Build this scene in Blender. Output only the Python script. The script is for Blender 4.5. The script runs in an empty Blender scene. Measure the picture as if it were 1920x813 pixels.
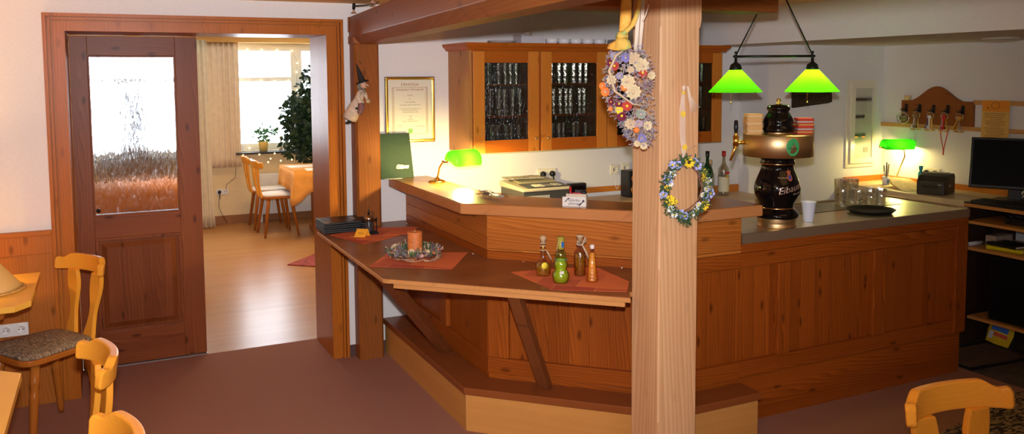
import bpy, math, random
from mathutils import Vector, Matrix
C = bpy.context.scene.collection
PI = math.pi
R = math.radians
rnd = random.Random(7)
scene = bpy.context.scene

# ------------------------------------------------------------------ camera
cam_d = bpy.data.cameras.new('camera'); cam = bpy.data.objects.new('camera', cam_d); C.objects.link(cam)
F_PX, Y0 = 1568.8, 263.1
yaw, pitch, roll = .4514, -.0771, -.0062
f0 = Vector((math.sin(yaw), math.cos(yaw), 0)); r0 = Vector((math.cos(yaw), -math.sin(yaw), 0)); u0 = Vector((0, 0, 1))
fw = f0*math.cos(pitch) + u0*math.sin(pitch); up = u0*math.cos(pitch) - f0*math.sin(pitch)
rr = r0*math.cos(roll) + up*math.sin(roll); uu = up*math.cos(roll) - r0*math.sin(roll)
m = Matrix((rr, uu, -fw)).transposed().to_4x4(); m.translation = Vector((.2896, -5.1256, 1.7653))
cam.matrix_world = m
cam_d.sensor_width = 36; cam_d.sensor_fit = 'HORIZONTAL'; cam_d.lens = F_PX/1920*36
cam_d.shift_y = -(406.5 - Y0)/1920; cam_d.clip_start = .05; cam_d.clip_end = 60
scene.camera = cam

# ------------------------------------------------------------------ world, exposure, lights
scene.view_settings.view_transform = 'Standard'; scene.view_settings.look = 'None'
scene.view_settings.gamma = 1; scene.view_settings.exposure = 0; scene.view_settings.use_curve_mapping = False
w = bpy.data.worlds.new('overcast_sky'); scene.world = w; w.use_nodes = True
w.node_tree.nodes['Background'].inputs[0].default_value = (.93, .97, 1, 1)
w.node_tree.nodes['Background'].inputs[1].default_value = 3.2
scene.cycles.max_bounces = 8; scene.cycles.transparent_max_bounces = 24
scene.cycles.caustics_reflective = False; scene.cycles.caustics_refractive = False
scene.cycles.sample_clamp_indirect = 4
try: scene.cycles.use_denoising = True
except Exception: pass

def light(name, kind, loc, power, col, size=.1, target=None, spot=None, blend=1, size_y=None, portal=False):
    d = bpy.data.lights.new(name, kind); o = bpy.data.objects.new(name, d); C.objects.link(o)
    o.location = loc; d.energy = power; d.color = col
    if kind == 'AREA':
        d.shape = 'RECTANGLE'; d.size = size; d.size_y = size_y or size
        if portal: d.cycles.is_portal = True
    else: d.shadow_soft_size = size
    if kind == 'SPOT': d.spot_size = spot; d.spot_blend = blend
    if target: o.rotation_euler = (Vector(target) - Vector(loc)).to_track_quat('-Z', 'Y').to_euler()
    return o
# the flash on the camera's shoe
fl = m.translation + uu*.13 + fw*.02
light('camera_flash', 'SPOT', fl, 580, (.92, .92, 1), .03, fl + fw*3 - rr*.45 + uu*.30, R(96), 1)
# added warm fill for the room's ambient, standing in for unseen ceiling lamps
light('warm_ambient_fill', 'AREA', (.6, -4.0, 2.16), 12, (1, .55, .18), 1.6, (.6, -4.0, 0))
light('warm_ambient_fill', 'AREA', (3.3, -3.6, 2.16), 4, (1, .55, .18), 1.2, (3.3, -3.6, 0))
# added ambient fill placed inside an unseen, made-up rear window
light('rear_ambient_fill', 'AREA', (.2, -7.0, 1.5), 6, (.8, .9, 1), 2.2, (.6, 0, 1.0), size_y=1.2)
# daylight through the two windows of the far room
light('far_window_daylight', 'AREA', (2.525, 5.60, 1.52), 90, (.9, .95, 1), 1.62, (2.525, 0, 1.52), size_y=1.28)
light('far_window_daylight', 'AREA', (.55, 5.60, 1.52), 65, (.9, .95, 1), 1.18, (.55, 0, 1.52), size_y=1.28)
light('far_room_warm_area', 'AREA', (1.9, 3.0, 2.28), 26, (1, .62, .25), .8, (1.9, 3.0, 0))  # warm area light just below the far room ceiling
for o in bpy.data.objects:
    if o.type == 'LIGHT' and o.data.type == 'AREA': o.visible_camera = True

# ------------------------------------------------------------------ materials
MATS = {}
def nt(name):
    mt = bpy.data.materials.new(name); mt.use_nodes = True
    t = mt.node_tree; b = t.nodes['Principled BSDF']; return mt, t, b
def N(t, kind, **kw):
    n = t.nodes.new(kind)
    for k, v in kw.items(): setattr(n, k, v)
    return n
def lk(t, a, b): t.links.new(a, b)
def mth(t, op, a, b=None, c=None):
    n = N(t, 'ShaderNodeMath', operation=op)
    for i, v in enumerate((a, b, c)):
        if v is None: continue
        if isinstance(v, (int, float)): n.inputs[i].default_value = v
        else: lk(t, v, n.inputs[i])
    return n.outputs[0]
def ramp(t, fac, stops):
    n = N(t, 'ShaderNodeValToRGB'); e = n.color_ramp.elements
    while len(e) < len(stops): e.new(.5)
    for q, (p, c) in zip(e, stops): q.position = p; q.color = (*c, 1) if len(c) == 3 else c
    lk(t, fac, n.inputs[0]); return n.outputs[0]
def mix(t, fac, a, b, mode='MIX'):
    n = N(t, 'ShaderNodeMix', data_type='RGBA', blend_type=mode)
    if isinstance(fac, (int, float)): n.inputs[0].default_value = fac
    else: lk(t, fac, n.inputs[0])
    for i, v in ((6, a), (7, b)):
        if isinstance(v, tuple): n.inputs[i].default_value = (*v[:3], 1)
        else: lk(t, v, n.inputs[i])
    return n.outputs[2]
def simple(name, col, rough=.5, metal=0, spec=.5, noise=0, nscale=30, trans=0, ior=1.45, emit=None, es=1, sheen=0, bump=0):
    if name in MATS: return MATS[name]
    mt, t, b = nt(name)
    b.inputs['Base Color'].default_value = (*col, 1); b.inputs['Roughness'].default_value = rough
    b.inputs['Metallic'].default_value = metal; b.inputs['Specular IOR Level'].default_value = spec
    b.inputs['Transmission Weight'].default_value = trans; b.inputs['IOR'].default_value = ior
    if sheen: b.inputs['Sheen Weight'].default_value = sheen
    if emit: b.inputs['Emission Color'].default_value = (*emit, 1); b.inputs['Emission Strength'].default_value = es
    if noise or bump:
        tc = N(t, 'ShaderNodeTexCoord'); n = N(t, 'ShaderNodeTexNoise'); n.inputs['Scale'].default_value = nscale; n.inputs['Detail'].default_value = 4
        lk(t, tc.outputs['Object'], n.inputs['Vector'])
        if noise:
            c = ramp(t, n.outputs[0], [(.3, tuple(max(0, x*(1-noise)) for x in col)), (.7, tuple(min(1, x*(1+noise)) for x in col))])
            lk(t, c, b.inputs['Base Color'])
        if bump:
            bp = N(t, 'ShaderNodeBump'); bp.inputs['Strength'].default_value = bump; bp.inputs['Distance'].default_value = .003
            lk(t, n.outputs[0], bp.inputs['Height']); lk(t, bp.outputs[0], b.inputs['Normal'])
    MATS[name] = mt; return mt
def wood(name, dark, lightc, axis='Z', rings=75, rough=.35, knots=.5, plank=None, contrast=1, knotcol=None, distort=1.5, coat=0, spec=.16):
    key = f'{name}_{axis}'
    if key in MATS: return MATS[key]
    mt, t, b = nt(key)
    tc = N(t, 'ShaderNodeTexCoord'); sp = N(t, 'ShaderNodeSeparateXYZ'); lk(t, tc.outputs['Object'], sp.inputs[0])
    i = 'XYZ'.index(axis); along = sp.outputs[i]; c1 = sp.outputs[(i+1) % 3]; c2 = sp.outputs[(i+2) % 3]
    seam = None
    oi = N(t, 'ShaderNodeObjectInfo')
    off = mth(t, 'MULTIPLY', oi.outputs['Random'], 37.0)
    if plank:
        pax, pw = plank; pc = sp.outputs['XYZ'.index(pax)]
        q = mth(t, 'DIVIDE', pc, pw); fl_ = mth(t, 'FLOOR', q); fr = mth(t, 'FRACT', q)
        wn = N(t, 'ShaderNodeTexWhiteNoise', noise_dimensions='1D'); lk(t, fl_, wn.inputs['W'])
        off = mth(t, 'ADD', off, mth(t, 'MULTIPLY', wn.outputs[0], 11.0))
        d = mth(t, 'ABSOLUTE', mth(t, 'SUBTRACT', fr, .5)); seam = mth(t, 'GREATER_THAN', d, .5 - .0011/pw)
        pv = wn.outputs[0]
    cb = N(t, 'ShaderNodeCombineXYZ')
    lk(t, mth(t, 'ADD', mth(t, 'MULTIPLY', along, .09), off), cb.inputs[0]); lk(t, c1, cb.inputs[1]); lk(t, c2, cb.inputs[2])
    nz = N(t, 'ShaderNodeTexNoise'); nz.inputs['Scale'].default_value = 7; nz.inputs['Detail'].default_value = 2; lk(t, cb.outputs[0], nz.inputs['Vector'])
    wv = N(t, 'ShaderNodeTexWave', wave_type='BANDS', bands_direction='DIAGONAL', wave_profile='SAW')
    wv.inputs['Scale'].default_value = rings*.628; wv.inputs['Distortion'].default_value = .8; wv.inputs['Detail'].default_value = 1; wv.inputs['Detail Scale'].default_value = .5
    wob = mth(t, 'MULTIPLY', mth(t, 'SUBTRACT', nz.outputs[0], .5), .10*distort)
    cw = N(t, 'ShaderNodeCombineXYZ'); lk(t, mth(t, 'MULTIPLY', along, .04), cw.inputs[0]); lk(t, mth(t, 'ADD', c1, wob), cw.inputs[1]); lk(t, mth(t, 'ADD', c2, off), cw.inputs[2])
    lk(t, cw.outputs[0], wv.inputs['Vector'])
    fb = N(t, 'ShaderNodeTexNoise'); fb.inputs['Scale'].default_value = 160; fb.inputs['Detail'].default_value = 3
    cb2 = N(t, 'ShaderNodeCombineXYZ'); lk(t, mth(t, 'MULTIPLY', along, .03), cb2.inputs[0]); lk(t, c1, cb2.inputs[1]); lk(t, c2, cb2.inputs[2]); lk(t, cb2.outputs[0], fb.inputs['Vector'])
    f = mth(t, 'ADD', mth(t, 'MULTIPLY', wv.outputs[1], .40*contrast), mth(t, 'MULTIPLY', fb.outputs[0], .25))
    f = mth(t, 'ADD', f, mth(t, 'MULTIPLY', mth(t, 'SUBTRACT', nz.outputs[0], .3), .7))
    if plank: f = mth(t, 'ADD', f, mth(t, 'MULTIPLY', mth(t, 'SUBTRACT', pv, .5), .16))
    midc = tuple((a+c)/2 for a, c in zip(dark, lightc))
    col = ramp(t, f, [(.2, lightc), (.55, midc), (1.0, dark)])
    if knots:
        ck = N(t, 'ShaderNodeCombineXYZ')
        lk(t, mth(t, 'ADD', mth(t, 'MULTIPLY', along, 2.6), off), ck.inputs[0]); lk(t, mth(t, 'MULTIPLY', mth(t, 'ADD', c1, c2), 6.5), ck.inputs[1])
        vr = N(t, 'ShaderNodeTexVoronoi', voronoi_dimensions='2D'); vr.inputs['Scale'].default_value = 1; lk(t, ck.outputs[0], vr.inputs['Vector'])
        dd = mth(t, 'ADD', vr.outputs['Distance'], mth(t, 'MULTIPLY', fb.outputs[0], .05))
        kf = ramp(t, dd, [(.05, (1, 1, 1)), (.12, (0, 0, 0))])
        kc = knotcol or tuple(x*.28 for x in dark)
        n2 = N(t, 'ShaderNodeSeparateColor'); lk(t, kf, n2.inputs[0])
        col = mix(t, mth(t, 'MULTIPLY', n2.outputs[0], knots), col, kc)
    if seam is not None: col = mix(t, mth(t, 'MULTIPLY', seam, .38), col, tuple(x*.3 for x in dark))
    lk(t, col, b.inputs['Base Color']); b.inputs['Roughness'].default_value = rough; b.inputs['Specular IOR Level'].default_value = spec
    b.inputs['Coat Weight'].default_value = coat; b.inputs['Coat Roughness'].default_value = .24
    bp = N(t, 'ShaderNodeBump'); bp.inputs['Strength'].default_value = .12; bp.inputs['Distance'].default_value = .002
    lk(t, f, bp.inputs['Height']); lk(t, bp.outputs[0], b.inputs['Normal'])
    MATS[key] = mt; return mt

DK = ((.14, .026, .003), (.38, .088, .009))       # stained counter fronts
def W_body(ax='Z'): return wood('counter_wood', *DK, axis=ax, knots=.6, rough=.4)
W_plank = wood('counter_plank', *DK, axis='Z', knots=.7, plank=('X', .105), rough=.4)
def W_door(ax='Z'): return wood('door_wood', (.13, .030, .008), (.26, .070, .020), axis=ax, knots=.7, rough=.38)
def W_case(ax='Z'): return wood('casing_wood', (.30, .072, .006), (.46, .14, .017), axis=ax, knots=.35, rough=.35)
def W_post(ax='Z'): return wood('post_wood', (.17, .047, .008), (.29, .090, .018), axis=ax, knots=.5, rough=.45)
W_col = wood('column_pine', (.44, .18, .055), (.68, .41, .215), axis='Z', rings=45, knots=.10, contrast=.85, rough=.55, distort=.9)
def W_cab(ax='Z'): return wood('cabinet_wood', (.46, .135, .015), (.62, .21, .03), axis=ax, knots=.5, contrast=.7, rough=.35)
def W_cabd(ax='Z'): return wood('cabinet_rail_wood', (.30, .065, .006), (.42, .10, .010), axis=ax, knots=.3, contrast=.6, rough=.35)
def W_top(ax='X'): return wood('worktop_wood', (.24, .075, .014), (.36, .125, .025), axis=ax, knots=0, contrast=.4, rough=.3, spec=.5, coat=.7)
def W_edge(ax='X'): return wood('edge_wood', (.38, .135, .040), (.52, .21, .07), axis=ax, knots=.2, contrast=.4, rough=.3)
def W_rail(ax='X'): return wood('drink_rail_wood', (.13, .042, .013), (.31, .110, .035), axis=ax, knots=.3, contrast=.8, rough=.33)
def W_tread(ax='X'): return wood('tread_wood', (.17, .045, .012), (.25, .070, .018), axis=ax, knots=0, contrast=.35, rough=.3)
def W_riser(ax='X'): return wood('riser_wood', (.46, .19, .045), (.58, .27, .07), axis=ax, knots=0, contrast=.35, rough=.35, rings=20)
def W_chair(ax='Z'): return wood('chair_wood', (.66, .24, .020), (.80, .34, .035), axis=ax, knots=0, contrast=.45, rough=.3)
def W_leg(ax='Z'): return wood('chair_leg_wood', (.30, .085, .010), (.42, .13, .018), axis=ax, knots=0, contrast=.4, rough=.3)
def W_table(ax='X'): return wood('table_wood', (.85, .42, .05), (.95, .52, .08), axis=ax, knots=0, contrast=.3, rough=.3)
def W_shelf(ax='Y'): return wood('shelf_wood', (.62, .27, .07), (.78, .40, .13), axis=ax, knots=.2, contrast=.5, rough=.4)
plaster = simple('plaster', (.78, .745, .70), .9, noise=.02, nscale=60, bump=.15)
plaster_warm = simple('plaster_warm', (.86, .70, .42), .9, noise=.03, nscale=20)
ceil_m = simple('ceiling_plaster', (.92, .62, .28), .9, noise=.02, nscale=30)
white_p = simple('white_paint', (.8, .8, .78), .35)
cream = simple('cream_plastic', (.80, .73, .55), .35)
black_p = simple('black_plastic', (.012, .012, .014), .35)
black_m = simple('black_metal', (.02, .018, .016), .4, .6)
brass = simple('brass', (.85, .55, .16), .22, 1)
brass_dull = simple('brushed_brass', (.68, .47, .22), .42, 1, noise=.06, nscale=8)
copper = simple('copper', (.70, .36, .14), .22, 1)
gold = simple('gold', (.95, .62, .12), .25, 1)
chrome = simple('chrome', (.75, .75, .75), .15, 1)
ceramic = simple('black_ceramic', (.004, .0035, .0035), .05, 0, .5)
white_c = simple('white_ceramic', (.8, .8, .8), .2)
glass_m = simple('clear_glass', (.95, .98, .96), .02, trans=1)
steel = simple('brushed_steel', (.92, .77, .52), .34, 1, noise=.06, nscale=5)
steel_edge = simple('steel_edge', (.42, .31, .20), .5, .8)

def thin_glass(name, tint, clear=.8, rough=.1, bscale=(60, 60, 12), bump=.6, spec=(.9, .95, 1)):
    if name in MATS: return MATS[name]
    mt, t, b = nt(name); t.nodes.remove(b); out = t.nodes['Material Output']
    tr = N(t, 'ShaderNodeBsdfTransparent'); tr.inputs[0].default_value = (*tint, 1)
    gl = N(t, 'ShaderNodeBsdfGlossy'); gl.inputs['Roughness'].default_value = rough; gl.inputs[0].default_value = (*spec, 1)
    tc = N(t, 'ShaderNodeTexCoord'); mp = N(t, 'ShaderNodeMapping'); mp.inputs['Scale'].default_value = bscale
    lk(t, tc.outputs['Object'], mp.inputs[0]); nz = N(t, 'ShaderNodeTexNoise'); nz.inputs['Scale'].default_value = 1; nz.inputs['Detail'].default_value = 2; lk(t, mp.outputs[0], nz.inputs['Vector'])
    bp = N(t, 'ShaderNodeBump'); bp.inputs['Strength'].default_value = bump; bp.inputs['Distance'].default_value = .01; lk(t, nz.outputs[0], bp.inputs['Height']); lk(t, bp.outputs[0], gl.inputs['Normal'])
    mx = N(t, 'ShaderNodeMixShader'); mx.inputs[0].default_value = 1-clear; lk(t, tr.outputs[0], mx.inputs[1]); lk(t, gl.outputs[0], mx.inputs[2]); lk(t, mx.outputs[0], out.inputs[0])
    MATS[name] = mt; return mt
pane_pattern = thin_glass('patterned_pane', (.60, .60, .56), .96, .12, (90, 90, 60), .8)
pane_plain = thin_glass('plain_pane', (.97, .98, 1), .94, .03, (1, 1, 1), 0)
tumbler_m = thin_glass('tumbler_glass', (.68, .69, .72), .24, .13, (60, 60, 40), .15, (1, 1, 1))
glass_thin = thin_glass('drinking_glass', (.99, .98, .92), .66, .05, (40, 40, 40), .25)
def door_glass_mat():
    mt, t, b = nt('wavy_door_glass'); t.nodes.remove(b); out = t.nodes['Material Output']
    rf = N(t, 'ShaderNodeBsdfRefraction'); rf.inputs['IOR'].default_value = 1.12; rf.inputs['Roughness'].default_value = .07; rf.inputs[0].default_value = (.97, .98, 1, 1)
    gl = N(t, 'ShaderNodeBsdfGlossy'); gl.inputs['Roughness'].default_value = .15
    tr = N(t, 'ShaderNodeBsdfTransparent')
    tc = N(t, 'ShaderNodeTexCoord'); mp = N(t, 'ShaderNodeMapping'); mp.inputs['Scale'].default_value = (45, 45, 9)
    lk(t, tc.outputs['Object'], mp.inputs[0]); nz = N(t, 'ShaderNodeTexNoise'); nz.inputs['Scale'].default_value = 1; nz.inputs['Detail'].default_value = 3; lk(t, mp.outputs[0], nz.inputs['Vector'])
    bp = N(t, 'ShaderNodeBump'); bp.inputs['Strength'].default_value = 1; bp.inputs['Distance'].default_value = .009; lk(t, nz.outputs[0], bp.inputs['Height'])
    lk(t, bp.outputs[0], gl.inputs['Normal']); lk(t, bp.outputs[0], rf.inputs['Normal'])
    m1 = N(t, 'ShaderNodeMixShader'); m1.inputs[0].default_value = .12; lk(t, rf.outputs[0], m1.inputs[1]); lk(t, gl.outputs[0], m1.inputs[2])
    m2 = N(t, 'ShaderNodeMixShader'); m2.inputs[0].default_value = .2; lk(t, m1.outputs[0], m2.inputs[1]); lk(t, tr.outputs[0], m2.inputs[2])
    lk(t, m2.outputs[0], out.inputs[0]); return mt
def shade_mat(nm='green_glass_shade', tc_=(.13, .88, .008, 1)):
    mt, t, b = nt(nm); t.nodes.remove(b); out = t.nodes['Material Output']
    df = N(t, 'ShaderNodeBsdfDiffuse'); df.inputs[0].default_value = (.02, .42, .02, 1)
    tl = N(t, 'ShaderNodeBsdfTranslucent'); tl.inputs[0].default_value = tc_
    gl = N(t, 'ShaderNodeBsdfGlossy'); gl.inputs['Roughness'].default_value = .2
    m1 = N(t, 'ShaderNodeMixShader'); m1.inputs[0].default_value = .6; lk(t, df.outputs[0], m1.inputs[1]); lk(t, tl.outputs[0], m1.inputs[2])
    m2 = N(t, 'ShaderNodeMixShader'); m2.inputs[0].default_value = .05; lk(t, m1.outputs[0], m2.inputs[1]); lk(t, gl.outputs[0], m2.inputs[2])
    lk(t, m2.outputs[0], out.inputs[0]); return mt
green_shade = shade_mat(); desk_shade = shade_mat('banker_glass_shade', (.010, .26, .002, 1))
white_in = simple('opal_lining', (.85, .85, .8), .5)

# ------------------------------------------------------------------ mesh builder
class MB:
    def __init__(s): s.v = []; s.f = []; s.mi = []; s.sm = []; s.cur = 0; s.smooth = False
    def add(s, vs, fs, T=None):
        b = len(s.v)
        s.v += [tuple(T @ Vector(p)) if T is not None else tuple(p) for p in vs]
        for f in fs: s.f.append(tuple(b+i for i in f)); s.mi.append(s.cur); s.sm.append(s.smooth)
        return s
    def box(s, x0, x1, y0, y1, z0, z1, T=None, ch=0):
        if x1 < x0: x0, x1 = x1, x0
        if y1 < y0: y0, y1 = y1, y0
        if z1 < z0: z0, z1 = z1, z0
        sm = s.smooth; s.smooth = False
        v = [(x, y, z) for x in (x0, x1) for y in (y0, y1) for z in (z0, z1)]
        s.add(v, [(0, 1, 3, 2), (4, 6, 7, 5), (0, 4, 5, 1), (2, 3, 7, 6), (0, 2, 6, 4), (1, 5, 7, 3)], T); s.smooth = sm; return s
    def prism(s, pts, z0, z1, T=None):
        a = sum(pts[i][0]*pts[(i+1) % len(pts)][1] - pts[(i+1) % len(pts)][0]*pts[i][1] for i in range(len(pts)))
        if a < 0: pts = pts[::-1]
        n = len(pts); v = [(x, y, z0) for x, y in pts] + [(x, y, z1) for x, y in pts]
        s.add(v, [tuple(range(n-1, -1, -1)), tuple(range(n, 2*n))] + [(i, (i+1) % n, n+(i+1) % n, n+i) for i in range(n)], T); return s
    def lathe(s, prof, seg=24, T=None, cap=True, a0=0, a1=2*PI):
        full = abs(a1-a0-2*PI) < 1e-6; n = seg if full else seg+1; v = []; f = []
        for r, z in prof:
            for i in range(n):
                a = a0+(a1-a0)*i/seg; v.append((r*math.cos(a), r*math.sin(a), z))
        for j in range(len(prof)-1):
            for i in range(seg):
                k = (i+1) % n; f.append((j*n+i, j*n+k, (j+1)*n+k, (j+1)*n+i))
        if cap and full:
            if prof[0][0] > 1e-5: f.append(tuple(range(n-1, -1, -1)))
            if prof[-1][0] > 1e-5: f.append(tuple((len(prof)-1)*n+i for i in range(n)))
        sm = s.smooth; s.smooth = True; s.add(v, f, T); s.smooth = sm; return s
    def tube(s, pts, r, seg=8, closed=False, T=None):
        pts = [Vector(p) for p in pts]; n = len(pts); rs = r if isinstance(r, (list, tuple)) else [r]*n
        v = []; f = []; prev = None
        for i, p in enumerate(pts):
            if closed: d = pts[(i+1) % n]-pts[i-1]
            else: d = pts[min(i+1, n-1)]-pts[max(i-1, 0)]
            d = d.normalized() if d.length > 1e-9 else Vector((0, 0, 1))
            if prev is None: a = d.cross(Vector((0, 0, 1)) if abs(d.z) < .9 else Vector((1, 0, 0))).normalized()
            else:
                a = prev - d*prev.dot(d); a = a.normalized() if a.length > 1e-6 else d.orthogonal().normalized()
            prev = a; b = d.cross(a)
            for k in range(seg):
                q = 2*PI*k/seg; v.append(p+(a*math.cos(q)+b*math.sin(q))*rs[i])
        m_ = n if closed else n-1
        for i in range(m_):
            j = (i+1) % n
            for k in range(seg): l = (k+1) % seg; f.append((i*seg+k, i*seg+l, j*seg+l, j*seg+k))
        if not closed: f.append(tuple(range(seg-1, -1, -1))); f.append(tuple((n-1)*seg+k for k in range(seg)))
        sm = s.smooth; s.smooth = True; s.add(v, f, T); s.smooth = sm; return s
    def ball(s, c, r, seg=10, rings=6, T=None):
        rx, ry, rz = r if isinstance(r, tuple) else (r, r, r)
        v = []; f = []
        for j in range(rings+1):
            a = PI*j/rings
            for i in range(seg):
                q = 2*PI*i/seg; v.append((c[0]+rx*math.sin(a)*math.cos(q), c[1]+ry*math.sin(a)*math.sin(q), c[2]-rz*math.cos(a)))
        for j in range(rings):
            for i in range(seg): k = (i+1) % seg; f.append((j*seg+i, j*seg+k, (j+1)*seg+k, (j+1)*seg+i))
        sm = s.smooth; s.smooth = True; s.add(v, f, T); s.smooth = sm; return s
    def grid(s, fn, nu, nv, closed_u=False):
        v = [fn(i/(nu if closed_u else nu-1), j/(nv-1)) for j in range(nv) for i in range(nu)]; f = []
        for j in range(nv-1):
            for i in range(nu if closed_u else nu-1): k = (i+1) % nu; f.append((j*nu+i, j*nu+k, (j+1)*nu+k, (j+1)*nu+i))
        sm = s.smooth; s.smooth = True; s.add(v, f); s.smooth = sm; return s
    def quad(s, a, b, c, d): return s.add([a, b, c, d], [(0, 1, 2, 3)])
def T(loc=(0, 0, 0), rz=0, rx=0, ry=0, sc=None):
    mm = Matrix.Translation(Vector(loc)) @ Matrix.Rotation(rz, 4, 'Z') @ Matrix.Rotation(ry, 4, 'Y') @ Matrix.Rotation(rx, 4, 'X')
    if sc: mm = mm @ Matrix.Diagonal((*sc, 1))
    return mm
def along(a, b):
    a = Vector(a); b = Vector(b); d = b-a
    return Matrix.Translation(a) @ d.to_track_quat('Z', 'Y').to_matrix().to_4x4(), d.length

def boxes(name, mats, parent, lst, **kw):
    for q in lst: build(MB().box(*q), name, mats, parent, **kw)
def ring(k, x0, x1, ya, yb, z0, z1, tl, tr=None, tb=None, tt=None):
    tr = tl if tr is None else tr; tb = tl if tb is None else tb; tt = tl if tt is None else tt
    k.box(x0, x1, ya, yb, z0, z0+tb); k.box(x0, x1, ya, yb, z1-tt, z1); k.box(x0, x0+tl, ya, yb, z0+tb, z1-tt); k.box(x1-tr, x1, ya, yb, z0+tb, z1-tt); return k
def root_of(p):
    while p.parent: p = p.parent
    return p
def build(mb, name, mats, parent=None, loc=None, rz=0, bevel=0, world=False, solid=0, label=None):
    me = bpy.data.meshes.new(name)
    vs = mb.v
    if world and parent is not None:
        ro = Vector((0, 0, 0)); q = parent
        while q: ro += q.location; q = q.parent
        vs = [(x-ro.x, y-ro.y, z-ro.z) for x, y, z in vs]
    me.from_pydata([tuple(p) for p in vs], [], mb.f)
    mats = mats if isinstance(mats, (list, tuple)) else [mats]
    for q in mats: me.materials.append(q)
    for p, i, sflag in zip(me.polygons, mb.mi, mb.sm): p.material_index = i; p.use_smooth = sflag
    me.update()
    o = bpy.data.objects.new(name, me); C.objects.link(o)
    if parent is not None: o.parent = parent
    if loc is not None: o.location = loc
    o.rotation_euler = (0, 0, rz)
    if solid:
        so = o.modifiers.new('solid', 'SOLIDIFY'); so.thickness = solid
    if bevel:
        b = o.modifiers.new('bevel', 'BEVEL'); b.width = bevel; b.segments = 2; b.limit_method = 'ANGLE'; b.angle_limit = R(40)
    if label: o['label'] = label
    return o
def tag(o, label, cat, group=None, kind=None):
    o['label'] = label; o['category'] = cat
    if group: o['group'] = group
    if kind: o['kind'] = kind
    return o
def thing(name, label, cat, loc=(0, 0, 0), rz=0, group=None):
    o = bpy.data.objects.new(name, None); C.objects.link(o); o.empty_display_size = .1
    o.location = loc; o.rotation_euler = (0, 0, rz); return tag(o, label, cat, group)
def struct(mb, name, mats, **kw):
    o = build(mb, name, mats, **kw)
    if o.parent is None: o['kind'] = 'structure'
    return o
KIDS = {}
def copy_tree(o, parent=None):
    c = o.copy(); C.objects.link(c)
    if parent is not None: c.parent = parent
    for ch in list(o.children): copy_tree(ch, c)
    return c
def clone(root, loc, rz=0, label=None, group=None):
    c = copy_tree(root); c.location = loc; c.rotation_euler = (0, 0, rz)
    if label: c['label'] = label
    if group: c['group'] = group
    return c
def text(s, size, name, mat, parent, M, shear=0, ext=.0006, align='CENTER', sx=1):
    cu = bpy.data.curves.new(name, 'FONT'); cu.body = s; cu.size = size; cu.align_x = align; cu.align_y = 'CENTER'; cu.extrude = ext; cu.shear = shear; cu.resolution_u = 3
    tmp = bpy.data.objects.new('tmp', cu); C.objects.link(tmp)
    me = bpy.data.meshes.new_from_object(tmp.evaluated_get(bpy.context.evaluated_depsgraph_get()))
    bpy.data.objects.remove(tmp); bpy.data.curves.remove(cu)
    me.transform(M @ Matrix.Diagonal((sx, 1, 1, 1))); me.materials.clear(); me.materials.append(mat)
    o = bpy.data.objects.new(name, me); C.objects.link(o); o.parent = parent; return o

# ================================================================== SETTING
carpet = simple('carpet', (.34, .165, .118), .98, noise=.18, nscale=300, spec=.1, bump=.4)
parquet = wood('parquet', (.36, .15, .045), (.50, .25, .085), axis='X', knots=0, plank=('Y', .09), contrast=.5, rough=.28)
tile_m = simple('stone_tile', (.085, .07, .06), .5, noise=.35, nscale=14)
H = 2.215
struct(MB().box(-1.6, 5.85, -7.3, .45, -.06, 0), 'floor', carpet)
struct(MB().box(-1.6, 4.2, .45, 5.55, -.06, -.001), 'floor_far', parquet)
mb = MB(); mb.box(4.85, 5.7, -7.3, -.55, 0, .003)
struct(mb, 'floor_tiled', tile_m)
struct(MB().box(-1.6, 5.85, -7.3, 0, H, H+.06), 'ceiling', ceil_m)
struct(MB().box(-1.6, 4.2, 0, 5.55, 2.30, 2.36), 'ceiling_far', simple('far_ceiling', (.8, .74, .6), .9))
struct(MB().box(4.3, 5.7, -7.3, 0, 1.975, H), 'ceiling_soffit', plaster)
mb = MB(); mb.box(-1.6, .095, 0, .44, 0, 2.30); mb.box(1.525, 5.85, 0, .44, 0, 2.30); mb.box(.095, 1.525, 0, .44, 2.035, 2.30)
struct(mb, 'wall_back', plaster)
struct(MB().box(4.75, 5.7, -.55, 0, 0, 1.975), 'wall_back_right', plaster)
struct(MB().box(5.7, 5.85, -7.3, .44, 0, H), 'wall_right', plaster)
struct(MB().box(-1.7, -1.6, -7.3, 5.55, 0, 2.3), 'wall_left', plaster)
mb = MB(); mb.box(-1.6, -.9, -7.3, -7.2, 0, H); mb.box(1.5, 5.85, -7.3, -7.2, 0, H); mb.box(-.9, 1.5, -7.3, -7.2, 0, .85); mb.box(-.9, 1.5, -7.3, -7.2, 2.1, H)
struct(mb, 'wall_rear', plaster)
# far room: outer wall with two window openings
mb = MB(); y0, y1 = 5.4, 5.55
for a, b_ in ((-1.6, -.05), (1.15, 1.70), (3.35, 4.2)): mb.box(a, b_, y0, y1, 0, 2.3)
for a, b_ in ((-.05, 1.15), (1.70, 3.35)): mb.box(a, b_, y0, y1, 0, .87); mb.box(a, b_, y0, y1, 2.175, 2.3)
struct(mb, 'wall_far', plaster_warm)
struct(MB().box(4.2, 4.3, .44, 5.55, 0, 2.3), 'wall_far_right', plaster_warm)

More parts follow.
